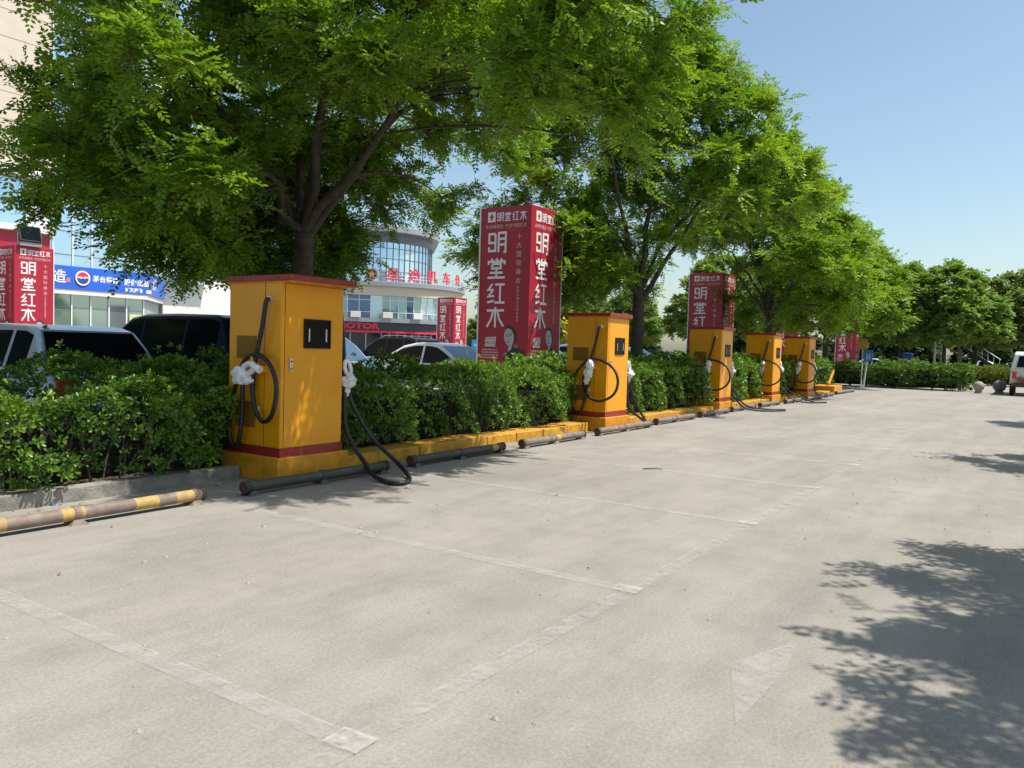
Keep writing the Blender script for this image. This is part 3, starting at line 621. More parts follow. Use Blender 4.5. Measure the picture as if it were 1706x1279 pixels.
tree('scholar_tree', 'broad shade tree spreading over the largest charger', 7.84, 8.9, 9.8, 2.85, .155, 4.6, 2.0, 11, L_tree, 190, 13, 13, .28, 6, .072, .27, RG, limbs=8, spread=.74, lean=(-.2, -1.0),
     zmin=lambda u, v: 4.9 if (u > .5 and v < .7) else (4.2 if u > 1.6 else (4.4 if v < -.5 and u > -2.2 else (99 if (u < -2.2 and v < -1.5) else (5.8 if math.atan2(8.9+v, 7.84+u) > R(62.5) else 4.9 if math.atan2(8.9+v, 7.84+u) > R(60.5) else (3.9 if math.atan2(8.9+v, 7.84+u) > R(58.6) else 2.6))))),
     extra=[(-2.0+.75*i+.2*math.sin(3*i), -4.0-.55*math.sin(1.3*i)**2-.4*j, 4.5+.75*j+.3*math.cos(2*i)) for i in range(6) for j in range(3)]
     + ring(16, 1.0, 3.6, 1.2, 2.6, 2.9, 4.2, 3)+ring(14, 1.2, 3.0, 2.4, 3.8, 3.0, 4.6, 4)+ring(8, .2, 1.2, 1.4, 2.6, 3.3, 4.6, 5)+[(-1.5, -.3, 2.7), (-1.9, -.1, 3.1), (-1.2, .3, 2.6), (-1.7, .6, 2.6), (-2.2, .5, 2.9), (1.0, .9, 2.7), (1.4, 1.4, 2.8), (.7, 1.6, 2.8), (2.6, .9, 3.9)]
     + [(-1.0, -.5, 4.5), (-.3, -1.3, 4.9), (.4, -1.0, 4.9), (-.6, .3, 4.1), (.2, .5, 4.3), (.8, -.2, 5.0), (-1.3, -1.5, 4.6), (-.2, -.4, 5.4), (1.1, .4, 4.6)]
     + [(.3+.6*i, -3.4+.75*j+.3*math.sin(i+2*j), 5.2+.5*j+.7*math.sin(2.1*i+j)**2) for i in range(5) for j in range(3)]
     + [(.5+.48*i, 1.0+.45*j+.25*math.sin(3*i+j), 3.2+.7*j+.25*math.cos(2*i)) for i in range(4) for j in range(3)])
tree('scholar_tree', 'forked tree standing behind and right of the second charger', 19.3, 8.9, 9.9, 2.9, .17, 4.4, 2.8, 23, L_tree2, 150, 15, 11, .30, 5, .088, .28, RG, limbs=8, lean=(.6, -.4), spread=.84,
     zmin=lambda u, v: 99 if (u < -1.1 and -2.2 < v < 1.8) else (6.2 if (u < -2.2 and v < 3.3) else (5.1 if (u > .1 and v < 1.2) or v < -.7 else (3.6 if v < 0 else 0))),
     extra=[(-1.6, .4, 3.6), (-1.5, .2, 4.3), (-1.2, -.2, 3.4)]+ring(12, .8, 2.2, 1.3, 3.2, 3.3, 4.8, 8)+ring(8, 1.0, 2.6, 1.5, 3, 3.6, 5, 9))
tree('scholar_tree', 'leafy tree behind the third charger hanging over a red pylon', 30.7, 8.7, 9.4, 2.8, .16, 4.1, 2.75, 37, L_tree2, 120, 14, 10, .34, 4, .115, .29, RG, spread=.86, zmin=lambda u, v: 5.8 if (u < -.3 and v > -.6) or (v > 1.0 and u < 2.4) else (4.2 if u < -1.5 else 0))
tree('scholar_tree', 'farthest tree of the row, above the blue post sign', 42.0, 9.0, 8.8, 2.7, .15, 3.9, 2.9, 41, L_tree2, 100, 13, 9, .38, 3, .16, .3, RG, spread=.88)
SG = 'trees along the open side of the lot'
tree('shade_tree', 'tree beside the lot casting the large leafy shadow at lower right', 5.7, -5.35, 8.4, 2.7, .15, 4.0, 2.6, 53, L_tree, 120, 11, 9, .27, 4, .085, .27, SG, ycut=-1.0, spread=.62)
tree('shade_tree', 'tree beside the lot casting the small shadow on the right edge midway', 15.2, -5.3, 8.4, 2.7, .15, 4.2, 2.5, 59, L_tree, 90, 11, 9, .28, 3, .11, .27, SG, ycut=-.7)
tree('shade_tree', 'tree beside the lot casting the farther small shadow near the right edge', 24.4, -5.5, 8.4, 2.7, .15, 4.1, 2.5, 61, L_tree, 90, 11, 9, .28, 3, .11, .27, SG, ycut=-.8)

# background trees: a few kinds, each copy placed and described on its own
BG = 'trees in the background'
def bush_tree(label, x, y, H, CR, base, seed, leaf, big=.27, clumps=60, tips=9, per=11, name='background_tree', fork=None, cat='tree', top=.42):
    return tree(name, label, x, y, H, fork if fork else base+.4, .14, CR, base, seed, leaf, clumps, tips, per, .42, 2, big, .34, BG, limbs=5, top=top, cat=cat)
far = [
 bush_tree('dense green tree beyond the far hedge, right of the farthest row tree', 73, 9.6, 9.5, 4.3, 3.1, 71, L_far, .27, 95, 9, 11),
 bush_tree('dark green tree beyond the far hedge, above the blue box sign', 69, 6.1, 9.0, 4.2, 3.2, 73, L_far, .27, 95, 9, 11),
 bush_tree('pale willowy tree above the white pickup at right', 84, 4.9, 8.8, 3.6, 3.2, 75, L_pale, .27, 80),
 bush_tree('narrow grey green tree tip seen against the sky at right', 104, 6.6, 10.4, 2.4, 2.0, 77, L_pale, .24, 40, 8, 10, top=.7),
 bush_tree('bright tree at the right edge above the van', 78, 1.5, 9.2, 4.0, 3.0, 79, L_pale, .27, 90, 9, 11),
 bush_tree('dark low tree filling the right background behind the pickup', 100, 3.6, 7.6, 4.6, .4, 81, L_fard, .3, 90),
 bush_tree('dark dense tree behind the white sedan beyond the far hedge', 96, 13.0, 8.0, 5.0, .3, 83, L_fard, .3, 90),
]
def far_copy(src, x, y, s, label, rz):
    c = copy_tree(src); c.location = (x, y, 0); c.scale = (s, s, s); c.rotation_euler = (0, 0, rz); c['label'] = label
far_copy(far[0], 58, 20, .95, 'green tree behind the third red pylon and farthest chargers', 1.1)
far_copy(far[6], 78, 22, .95, 'dark tree filling the gap under the farthest row tree', 2.1)
far_copy(far[6], 92, 30, 1.0, 'dark tree behind the third charger, left of its pylon', 3.4)
far_copy(far[0], 70, 33, .8, 'green tree seen just right of the second charger and forked trunk', 2.6)
far_copy(far[0], 76, 41, .9, 'green tree seen above the top of the second charger', 4.2)
far_copy(far[2], 62, 34.5, .72, 'pale green tree seen between the big red pylon and the second charger', .7)
far_copy(far[6], 100, 48, 1.0, 'distant dark tree on the skyline above the second charger', 5.0)
far_copy(far[3], 66, 46.5, .82, 'tall thin tree between the round building and the big red pylon', .4)
far_copy(far[0], 63, 45, .55, 'small green tree beside the distant red pylon, left of the big pylon', 5.4)
far_copy(far[5], 112, -4, 1.1, 'dark tree behind the van at the right edge', .9)
far_copy(far[6], 103, 17, 1.0, 'dark tree low behind the blue post sign', 1.9)
far_copy(far[0], 110, 14, 1.1, 'distant green tree behind the dark dense tree', 3.0)
far_copy(far[0], 2.5, 22, .95, 'unseen tree added left of the car park for dark reflections in car windows', 1.7)  # out of view, added to darken what the car glass reflects
far_copy(far[1], -3, 27.5, 1.0, 'second unseen tree added farther left for dark reflections in car windows', .3)  # also out of view, added for the same dark reflections
bush_tree('bright yellow flowering shrub just above the top of the second charger', 40, 22.0, 3.4, 1.9, .6, 91, L_yel, .16, 26, 8, 10, 'yellow_shrub', cat='shrub')

# hedges
def hedge(label, boxes, dens, ll, seed, leaf=L_hedge, ztop=1.2, zback=1.27, yf=7.2, yb=9.25, group='clipped hedges along the charger row', core=True):
    rs = np.random.RandomState(seed); x0 = min(b[0] for b in boxes); x1 = max(b[1] for b in boxes)
    t = thing('hedge', label, 'hedge', ((x0+x1)/2, (yf+yb)/2, 0), 0, group); ox, oy = (x0+x1)/2, (yf+yb)/2
    Ps = []; Ns = []
    def bulge(P): return .105*(np.sin(P[:, 0]*2.3+seed)+np.sin(P[:, 0]*4.9+P[:, 2]*3+seed)+np.sin(P[:, 1]*3.7+P[:, 0]*1.7))+.05*np.sin(P[:, 2]*7+P[:, 0]*8+seed)
    for (a, b, c, d, z0, z1) in boxes:
        def face(o, e1, e2, nrm, extra=1.0):
            o, e1, e2, nrm = map(lambda q: np.array(q, float), (o, e1, e2, nrm)); A = np.linalg.norm(np.cross(e1, e2)); n = int(A*dens*extra)
            if n < 1: return
            P = o+rs.rand(n, 1)*e1+rs.rand(n, 1)*e2; depth = rs.exponential(.06, n)-.03
            P = P+nrm*(bulge(P)-depth)[:, None]; Ps.append(P); Ns.append(UNIT(nrm[None]+rs.normal(0, .42, (n, 3))+np.array([0, 0, .35])))
        dz = zback-ztop
        face((a, c, z0), (b-a, 0, 0), (0, 0, z1-z0), (0, -1, 0)); face((a, c, z1), (b-a, 0, 0), (0, d-c, dz), (0, -.1, 1))
        face((a, c, z0), (0, d-c, 0), (0, 0, z1-z0), (-1, 0, 0)); face((b, c, z0), (0, d-c, 0), (0, 0, z1-z0), (1, 0, 0), .7); face((a, d, z0), (b-a, 0, 0), (0, 0, z1-z0), (0, 1, 0), .25)
    P = np.concatenate(Ps); N = np.concatenate(Ns)
    keep = np.ones(len(P), bool)
    for (a, b, c, d, z0, z1) in boxes: keep &= ~((P[:, 0] > a+.16) & (P[:, 0] < b-.16) & (P[:, 1] > c+.2) & (P[:, 1] < d-.2) & (P[:, 2] < z1-.22))
    for cx in (5.48, 12.92, 19.67, 24.66, 28.5): keep &= ~((P[:, 0] > cx-.0) & (P[:, 0] < cx+.97) & (P[:, 1] < 7.5))
    n2 = np.sin(P[:, 0]*3.1+P[:, 2]*5+seed)+np.sin(P[:, 0]*7.3-P[:, 2]*4.1+1)+np.sin(P[:, 0]*1.3+P[:, 2]*9+P[:, 1])
    keep &= ~((n2 < -.7) & (P[:, 2] < ztop-.12) & (rs.rand(len(P)) < .5))
    # thin the lower skirt so dark gaps and stems show
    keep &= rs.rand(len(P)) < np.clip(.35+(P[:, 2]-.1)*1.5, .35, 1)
    P = P[keep]; N = N[keep]; n = len(P)
    sh = (rs.rand(n) < .045) & (P[:, 2] > ztop-.12); P[:, 2] += np.where(sh, rs.exponential(.065, n), 0)
    k = 8; up = np.array([0, 0, 1.]); A = UNIT(np.cross(N, rs.normal(0, 1, (n, 3)))); B = np.cross(N, A)
    ang = 2*np.pi*(np.arange(k)/k)[None]+rs.uniform(-.3, .3, (n, k)); rad = A[:, None]*np.cos(ang)[..., None]+B[:, None]*np.sin(ang)[..., None]
    el = np.where(np.arange(k) % 2 == 0, .35, 1.1)[None]+rs.uniform(-.25, .25, (n, k)); dr = UNIT(rad*np.cos(el)[..., None]+N[:, None]*np.sin(el)[..., None])
    l = ll*rs.uniform(.7, 1.2, (n, k)); Nn = UNIT(N[:, None]*np.cos(el)[..., None]-rad*np.sin(el)[..., None]); Wd = np.cross(Nn, dr); w = l*.22
    b0 = P[:, None]+dr*.008; m1 = b0+dr*(l*.45)[..., None]+Nn*(l*.03)[..., None]; m2 = b0+dr*(l*.8)[..., None]; tp = b0+dr*l[..., None]-Nn*(l*.08)[..., None]
    V = np.stack([b0, m1+Wd*(w*.85)[..., None], m2+Wd*w[..., None], tp, m2-Wd*w[..., None], m1-Wd*(w*.85)[..., None]], 2).reshape(-1, 3)
    V[:, 0] -= ox; V[:, 1] -= oy
    i = np.arange(n*k)[:, None]*6; Q = np.concatenate([i+np.array([[0, 1, 2, 3]]), i+np.array([[0, 3, 4, 5]])], 1).reshape(-1, 4)
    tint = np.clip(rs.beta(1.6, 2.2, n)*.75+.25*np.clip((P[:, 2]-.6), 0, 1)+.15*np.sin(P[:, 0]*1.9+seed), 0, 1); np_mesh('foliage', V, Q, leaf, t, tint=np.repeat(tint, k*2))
    for (a, b, c, d, z0, z1) in boxes:
        st = []
        ns = max(4, int((b-a)*9))
        for j_ in range(ns):
            xx = a+.1+(b-a-.2)*(j_+rs.uniform(.2, .8))/ns; yy = rs.uniform(c+.12, c+.5); st.append((bez(np.array([xx-ox, yy-oy, .05]), np.array([xx-ox+rs.normal(0, .06), yy-oy, .4]), np.array([xx-ox+rs.normal(0, .15), yy-oy+rs.normal(0, .1), .85]), 4), np.array([.012, .01, .008, .005])))
        Vt, Qt = tubes_np(st, 4); np_mesh('stems', Vt, Qt, M_bark, t)
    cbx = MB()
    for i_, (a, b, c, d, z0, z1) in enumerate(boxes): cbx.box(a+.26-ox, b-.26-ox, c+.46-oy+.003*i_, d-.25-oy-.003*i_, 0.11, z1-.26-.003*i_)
    cbx.build('shade_core', M_hcore, t)
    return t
M_hcore = mat('shaded hedge core', (0.014, 0.018, 0.008), 0.95, var=0.6, scale=30, bump=0.8)  # near-black box that stands in for the shade deep inside the hedge
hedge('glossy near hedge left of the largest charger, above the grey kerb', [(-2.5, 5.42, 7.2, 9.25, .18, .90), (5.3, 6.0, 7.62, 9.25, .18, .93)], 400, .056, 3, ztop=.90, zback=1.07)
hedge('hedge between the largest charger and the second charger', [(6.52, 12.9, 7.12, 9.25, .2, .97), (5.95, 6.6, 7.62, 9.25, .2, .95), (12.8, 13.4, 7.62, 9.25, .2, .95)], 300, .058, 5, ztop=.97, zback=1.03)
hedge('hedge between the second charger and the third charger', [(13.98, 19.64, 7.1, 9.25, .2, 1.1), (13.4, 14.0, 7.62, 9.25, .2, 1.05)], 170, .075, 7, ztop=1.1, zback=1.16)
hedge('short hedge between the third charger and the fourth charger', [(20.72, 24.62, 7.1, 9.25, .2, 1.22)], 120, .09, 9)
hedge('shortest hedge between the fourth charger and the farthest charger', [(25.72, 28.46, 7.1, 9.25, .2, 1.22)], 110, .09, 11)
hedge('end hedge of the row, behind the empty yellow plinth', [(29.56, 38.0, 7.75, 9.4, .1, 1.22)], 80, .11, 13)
hedge('dark far hedge across the end of the lot behind the blue post sign', [(44.2, 46.2, 2.9, 9.6, .08, 1.05)], 110, .12, 15, L_hedge2, 1.05, 1.05, 2.9, 9.6, None)
hedge('rounded far bush standing on the far hedge side of the lot', [(46.5, 48.5, 5.0, 7.4, .1, 1.2)], 90, .12, 17, L_hedge2, 1.2, 1.2, 5.0, 7.4, None)
hedge('yellowish far hedge beyond the stone balls', [(57.5, 59.0, -6, 4.2, .05, .95)], 70, .15, 19, leaf_mat('yellow green hedge leaves', (.10, .15, .02), (.22, .24, .03), (1.2, 1.2, .5), .5, .25), .95, .95, -6, 4.2, None)
hedge('green verge hedge along the road behind the far hedge', [(62, 63.2, -8, 9, .05, 1.0)], 50, .17, 21, L_hedge2, 1.0, 1.0, -8, 9, None)

# ------------------------------------------------------------------ stone balls, signs, posts
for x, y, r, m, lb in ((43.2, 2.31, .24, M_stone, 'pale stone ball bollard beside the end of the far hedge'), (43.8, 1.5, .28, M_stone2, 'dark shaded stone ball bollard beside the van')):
    t = thing('ball_bollard', lb, 'bollard', (x, y, 0), 0, 'stone ball bollards')
    b = MB(); b.sphere((0, 0, r+.09), r, 24, 16); b.build('stone_ball', m, t, smooth=True)
    b = MB(); b.tube([(0, 0, 0), (0, 0, .06), (0, 0, .13)], [r*.75, r*.72, r*.55], 20); b.build('base', m, t)
t = thing('post_sign', 'blue plate sign on a leaning white post before the far hedge', 'sign', (43.6, 7.42, 0), R(-12))
b = MB(); b.tube([(0, .0, 0), (-.02, -.17, 1.9)], .045, 10); b.build('post', M_wht, t, smooth=True)
b = MB(); b.box(-.09, -.06, -.42, .02, 1.32, 1.92); sg = b.build('sign_plate', mat('sky blue sign', (.03, .25, .60), .4), t, bevel=.01)
b = MB()
for i, (y0, y1, z0, z1) in enumerate(((-.30, -.24, 1.45, 1.62), (-.20, -.10, 1.58, 1.62), (-.20, -.10, 1.45, 1.49), (-.17, -.13, 1.5, 1.57), (-.31, -.24, 1.66, 1.70), (-.19, -.11, 1.66, 1.70))): b.box(-.0945, -.0905, y0, y1, z0, z1)
b.build('sign_marks', M_pwh, sg)
t = thing('yellow_board', 'small ragged yellow board behind the blue post sign', 'board', (43.75, 7.52, 0), R(-12))
b = MB(); b.extrude([(-.2, 1.95), (-.27, 2.15), (-.16, 2.35), (-.1, 2.5), (.0, 2.38), (.1, 2.52), (.17, 2.3), (.26, 2.2), (.2, 2.0), (.1, 1.9)], face_mtx((0, 0, 0), (0, -1, 0)), 0, .03); b.build('board', mat('yellow board paint', (.62, .42, .06), .6, var=.4, scale=8), t)
b = MB(); b.cyl((.02, .05, 0), (.02, .05, 2.0), .03); b.build('post', M_wht, t)
t = thing('box_sign', 'blue box sign with a white foot strip beyond the far hedge', 'sign', (77.6, 9.9, 0))
b = MB(); b.box(0, .3, -.55, .55, 1.15, 2.05); bx = b.build('sign_box', M_bsign, t, bevel=.02)
b = MB(); b.box(-.02, .32, -.57, .57, 1.02, 1.145); b.build('foot_strip', M_wht, bx)
b = MB(); b.cyl((.15, -.4, 0), (.15, -.4, 1.05), .05); b.cyl((.15, .4, 0), (.15, .4, 1.05), .05); b.build('legs', M_grey, t)
t = thing('box_sign', 'light blue box sign beside the distant red pylon', 'sign', (47.6, 34.9, 0), R(-45))
b = MB(); b.box(-.42, .42, 0, .25, 1.25, 2.0); bx = b.build('sign_box', mat('azure sign', (.02, .27, .62), .4), t, bevel=.02)
b = MB(); b.box(-.25, .25, -.005, -.001, 1.55, 1.60); b.box(-.2, .2, -.005, -.001, 1.66, 1.70); b.build('sign_marks', M_pwh, bx)
b = MB(); b.box(-.3, .3, .05, .2, 0, 1.25); b.build('stand', M_grey, t)
for x, y, h, lb in ((71, 6.95, 3.0, 'white post left of two beyond the far hedge'), (71.5, 6.45, 3.6, 'taller white post right of two beyond the far hedge')):
    t = thing('white_post', lb, 'post', (x, y, 0), 0, 'white posts beyond the far hedge')
    b = MB(); b.tube([(0, 0, 0), (0, 0, h)], [.10, .08], 10); b.build('pole', M_wht, t, smooth=True)
    b = MB(); b.box(-.14, .14, -.14, .14, 0, .25); b.build('foot', M_grk, t)
t = thing('stair_rail', 'dark stair flight with pale handrail rising left among the right background trees', 'stairs', (88, 3.0, 0))
b = MB(); b.extrude([(0, .8), (0, .4), (3.6, 2.9), (3.6, 3.3)], face_mtx((0, 0, 0), (0, 1, 0)), -.6, .6); b.build('stair_flight', M_dkgrey, t)
b = MB(); b.tube([(-.6, 0, 1.7), (-.6, 3.6, 4.2)], .05, 8)
for i in range(8): yy = .1+.48*i; b.cyl((-.6, yy, .7+yy*.69), (-.6, yy, 1.75+yy*.69), .025, 6)
b.build('handrail', M_mull, t); b = MB(); b.box(-.5, .5, 3.3, 3.6, 0, 2.9); b.build('pier', M_grk, t)

# ------------------------------------------------------------------ cars
def car(kind, label, x, y, heading, P, L=4.6, Wd=1.82, H=1.5, g='cars parked behind the hedge', tint=None, wsg=None, name='parked_car', rails=False):
    """local: +x forward, origin at ground centre"""
    t = thing(name, label, 'car', (x, y, 0), heading, g); h = Wd/2
    F_ = L/2; belt = {'sedan': .60, 'suv': .60, 'mpv': .56, 'hatch': .60, 'pickup': .6}[kind]*H; zb = .28*H/1.5
    prof = {'sedan': dict(wb=1.15, wr=.25, rr=-.95, rb=-2.05, hood=.52, tail=.66), 'suv': dict(wb=1.05, wr=.30, rr=-1.75, rb=-2.2, hood=.58, tail=.60),
            'mpv': dict(wb=1.55, wr=.55, rr=-2.1, rb=-2.45, hood=.55, tail=.56), 'hatch': dict(wb=1.2, wr=.35, rr=-1.35, rb=-2.0, hood=.56, tail=.6), 'pickup': dict(wb=1.0, wr=.35, rr=-.65, rb=-.85, hood=.60, tail=.6)}[kind]
    wb, wr, rr, rb = prof['wb'], prof['wr'], prof['rr'], prof['rb']; hood = prof['hood']*H; tail = prof['tail']*H
    # body: loft of rounded sections
    st = [(F_, .46*H, .72), (F_-.06, .50*H*.98, .86), (F_-.35, hood-.03, .95), (F_-.9, hood+.01, .99), (wb+.05, belt-.02, 1.0), (wb-.6, belt, 1.0), (0, belt, 1.0), (-1.2, belt+.01, 1.0), (rb+.2, belt+.02, .99), (-F_+.3, tail, .96), (-F_+.06, tail-.05, .88), (-F_, tail-.16, .78)]
    st = sorted(st, key=lambda q: -q[0]); b = MB(); m = 0
    for (xx, zt, wf) in st:
        w = h*wf; z0 = zb if abs(xx) < F_-.2 else zb+.1
        sec = [(-w*.96, z0), (-w, z0+.18), (-w*1.0, (z0+zt)/2), (-w*.985, zt-.12), (-w*.93, zt-.03), (-w*.80, zt), (0, zt+.02), (w*.80, zt), (w*.93, zt-.03), (w*.985, zt-.12), (w, (z0+zt)/2), (w, z0+.18), (w*.96, z0)]
        m = len(sec); b.v += [(xx, yy, zz) for yy, zz in sec]
    n = len(st)
    for i in range(n-1):
        for k in range(m-1): b.f.append((i*m+k, i*m+k+1, (i+1)*m+k+1, (i+1)*m+k)); b.mi.append(0)
        b.f.append((i*m+m-1, i*m, (i+1)*m, (i+1)*m+m-1)); b.mi.append(0)
    b.f.append(tuple(range(m))); b.mi.append(0); b.f.append(tuple((n-1)*m+k for k in range(m-1, -1, -1))); b.mi.append(0)
    body = b.build('body', P, t, smooth=True, angle=50)
    # cabin
    zr = H; hb = h*.965; hr = h*.74; zbelt = belt-.015
    def yw(z): return hb+(hr-hb)*(z-zbelt)/(zr-zbelt)
    if kind == 'sedan': arc = [(wb, zbelt), (wb-.45, zbelt+.52*(zr-zbelt)), (wr, zr-.07), (wr-.35, zr-.01), (wr-.7, zr), (rr+.25, zr-.03), (rr-.15, zr-.11), (rb+.35, zbelt+.32*(zr-zbelt)), (rb, zbelt)]
    else: arc = [(wb, zbelt), ((wb+wr)/2+.03, zbelt+.52*(zr-zbelt)), (wr, zr-.07), (wr-.4, zr-.01), ((wr+rr)/2, zr), (rr+.25, zr-.02), (rr, zr-.08), ((rr+rb)/2-.02, zbelt+.5*(zr-zbelt)), (rb, zbelt)]
    c = MB(); k = len(arc)
    vs = [(a, yw(z), z) for a, z in arc]+[(a, -yw(z), z) for a, z in arc]
    fs = [tuple(range(k)), tuple(range(2*k-1, k-1, -1))]+[(i, k+i, k+i+1, i+1) for i in range(k-1)]+[(k-1, 2*k-1, k, 0)]
    c.add(vs, fs); cab = c.build('cabin', P, t, smooth=True, bevel=.045, angle=25)
    gl = tint or M_carg
    # side windows follow the arc, inset
    def top_at(xx):
        for (a, z), (a2, z2) in zip(arc[:-1], arc[1:]):
            if a2 <= xx <= a: return z+(z2-z)*(a-xx)/max(1e-6, a-a2)
        return zbelt
    def window(xa, xb_, s):
        xs = np.linspace(xa, xb_, 9); top = [(q, min(top_at(q)-.085, zr-.10)) for q in xs]; z0 = zbelt+.06
        poly = [(xs[0], z0)]+[p for p in top if p[1] > z0+.01]+[(xs[-1], z0)]
        w_ = MB(); vv = [(a, s*(yw(z)+.006), z) for a, z in poly]+[(a, s*(yw(z)-.02), z) for a, z in poly]; kk = len(poly)
        o1 = tuple(range(kk)); o2 = tuple(range(2*kk-1, kk-1, -1)); w_.add(vv, [o1, o2]+[(i, kk+i, kk+(i+1) % kk, (i+1) % kk) for i in range(kk)]); w_.build('side_window', gl, t)
    cuts = {'sedan': [(wb-.2, -.25), (-.33, rr-.35)], 'suv': [(wb-.22, -.22), (-.30, -1.12), (-1.22, rr+.02)], 'mpv': [(wb-.25, .15), (.07, -1.1), (-1.2, rr+.05)], 'hatch': [(wb-.2, -.22), (-.30, -1.2)], 'pickup': [(wb-.2, .1), (.02, rr+.08)]}[kind]
    for s in (1, -1):
        for a, c_ in cuts: window(a, c_, s)
    def pane(nm, i0, i1, m_):
        pts = [arc[i] for i in range(i0, i1+1)]; q = MB(); tot = pts[-1][0]-pts[0][0]
        vs = []; 
        for j, (a, z) in enumerate(pts):
            if j == 0: a2, z2 = a+(pts[1][0]-a)*.12, z+(pts[1][1]-z)*.12
            elif j == len(pts)-1: a2, z2 = a+(pts[-2][0]-a)*.10, z+(pts[-2][1]-z)*.10
            else: a2, z2 = a, z
            d = Vector((pts[min(j+1, len(pts)-1)][0]-pts[max(j-1, 0)][0], 0, pts[min(j+1, len(pts)-1)][1]-pts[max(j-1, 0)][1])).normalized(); nx, nz = -d.z, d.x
            if nz < 0: nx, nz = -nx, -nz
            yy = yw(z2)-.075; vs.append((a2+nx*.008, yy, z2+nz*.008, nx, nz))
        kk = len(vs); V_ = [(a, y_, z) for a, y_, z, _, _ in vs]+[(a, -y_, z) for a, y_, z, _, _ in vs]+[(a-nx*.03, y_, z-nz*.03) for a, y_, z, nx, nz in vs]+[(a-nx*.03, -y_, z-nz*.03) for a, y_, z, nx, nz in vs]
        fs = []
        for j in range(kk-1): fs += [(j, kk+j, kk+j+1, j+1), (2*kk+j, 2*kk+j+1, 3*kk+j+1, 3*kk+j), (j, j+1, 2*kk+j+1, 2*kk+j), (kk+j, 3*kk+j, 3*kk+j+1, kk+j+1)]
        fs += [(0, 2*kk, 3*kk, kk), (kk-1, 2*kk-1, 4*kk-1, 3*kk-1)]; q.add(V_, fs); q.build(nm, m_, t, smooth=True)
    pane('windscreen', 0, 2, wsg or M_wsg); pane('rear_window', len(arc)-3, len(arc)-1, gl)
    for sx in (1, -1):
        for sy in (1, -1):
            ax = (F_-.85) if sx > 0 else (-F_+.95); wy = sy*(h-.10)
            wl = MB(); wl.tube([(ax, wy-.10, .32), (ax, wy-.08, .32), (ax, wy+.08, .32), (ax, wy+.105, .32)], [.28, .32, .32, .29], 22); wl = wl.build('wheel', M_tyre, t, smooth=True)
            rm = MB(); rm.cyl((ax, wy+sy*.09, .32), (ax, wy+sy*.112, .32), .20, 16); rm.build('rim', M_rim, wl)
    for sy in (1, -1):
        q = MB(); q.box(-F_-.008, -F_+.16, sy*h*.60-.16, sy*h*.60+.17, tail-.30, tail-.08); q.build('tail_light', M_tail, t, bevel=.02)
        q = MB(); q.box(F_-.20, F_+.005, sy*h*.60-.2, sy*h*.60+.14, .44*H-.06, .44*H+.06); q.build('headlight', M_head, t, bevel=.02)
        q = MB(); q.box(wb-.28, wb-.10, sy*(h-.02)-.02, sy*(h+.16)+.02, belt+.0, belt+.13) if sy > 0 else q.box(wb-.28, wb-.10, -(h+.18), -(h-.04), belt, belt+.13)
        q.build('door_mirror', P, t, bevel=.03)
        if rails:
            q = MB(); q.tube(smooth_path([(wr-.2, sy*(hr-.08), zr-.03), (wr-.4, sy*(hr-.08), zr+.045), (rr+.5, sy*(hr-.08), zr+.045), (rr+.25, sy*(hr-.08), zr-.03)], 4), .016, 6); q.build('roof_rail', M_chr, t)
    return t
UP, DN = R(90), R(-90)
car('suv', 'pale silver car with dark rear window, parked at far left behind the near hedge', 6.05, 13.1, UP, P_silver, 4.6, 1.82, 1.64)
car('mpv', 'dark navy people carrier parked left of the largest charger', 8.85, 13.2, UP, P_navy, 5.0, 1.9, 1.92)
car('hatch', 'light blue car nose to the hedge, half hidden right of the largest charger', 11.9, 13.4, DN, P_blue, 4.4, 1.8, 1.80)
car('sedan', 'white saloon with dark side windows parked left of the big red pylon', 18.2, 14.4, DN, P_white, 4.95, 1.84, 1.58)
car('suv', 'black car with roof rails parked behind the white saloon', 24.6, 22.3, UP, P_black, 4.8, 1.9, 1.8, rails=True)
car('hatch', 'distant white car roof showing left of the black car', 27.2, 30.2, DN, P_white, 4.4, 1.8, 1.55)
car('sedan', 'blue car glimpsed between the big red pylon and the second charger', 22.4, 13.9, DN, P_blue, 4.6, 1.8, 1.62)
car('hatch', 'light blue car right of the second charger, behind the forked trunk', 26.0, 13.6, DN, P_blue, 4.4, 1.8, 1.70)
car('sedan', 'silver car nearest the left edge of the third charger and its pylon', 29.6, 13.9, DN, P_silver, 4.7, 1.8, 1.68)
car('sedan', 'white car glimpsed between the third and fourth chargers', 39.6, 14.3, DN, P_white, 4.7, 1.8, 1.6)
car('sedan', 'distant white saloon beyond the far hedge, right of the blue post sign', 86.5, 13.6, DN, P_white, 4.7, 1.8, 1.5, g='cars on the road beyond the far hedge')
car('pickup', 'distant white pickup beyond the far hedge near the van', 92, 4.4, DN, P_white, 5.0, 1.85, 1.62, g='cars on the road beyond the far hedge')

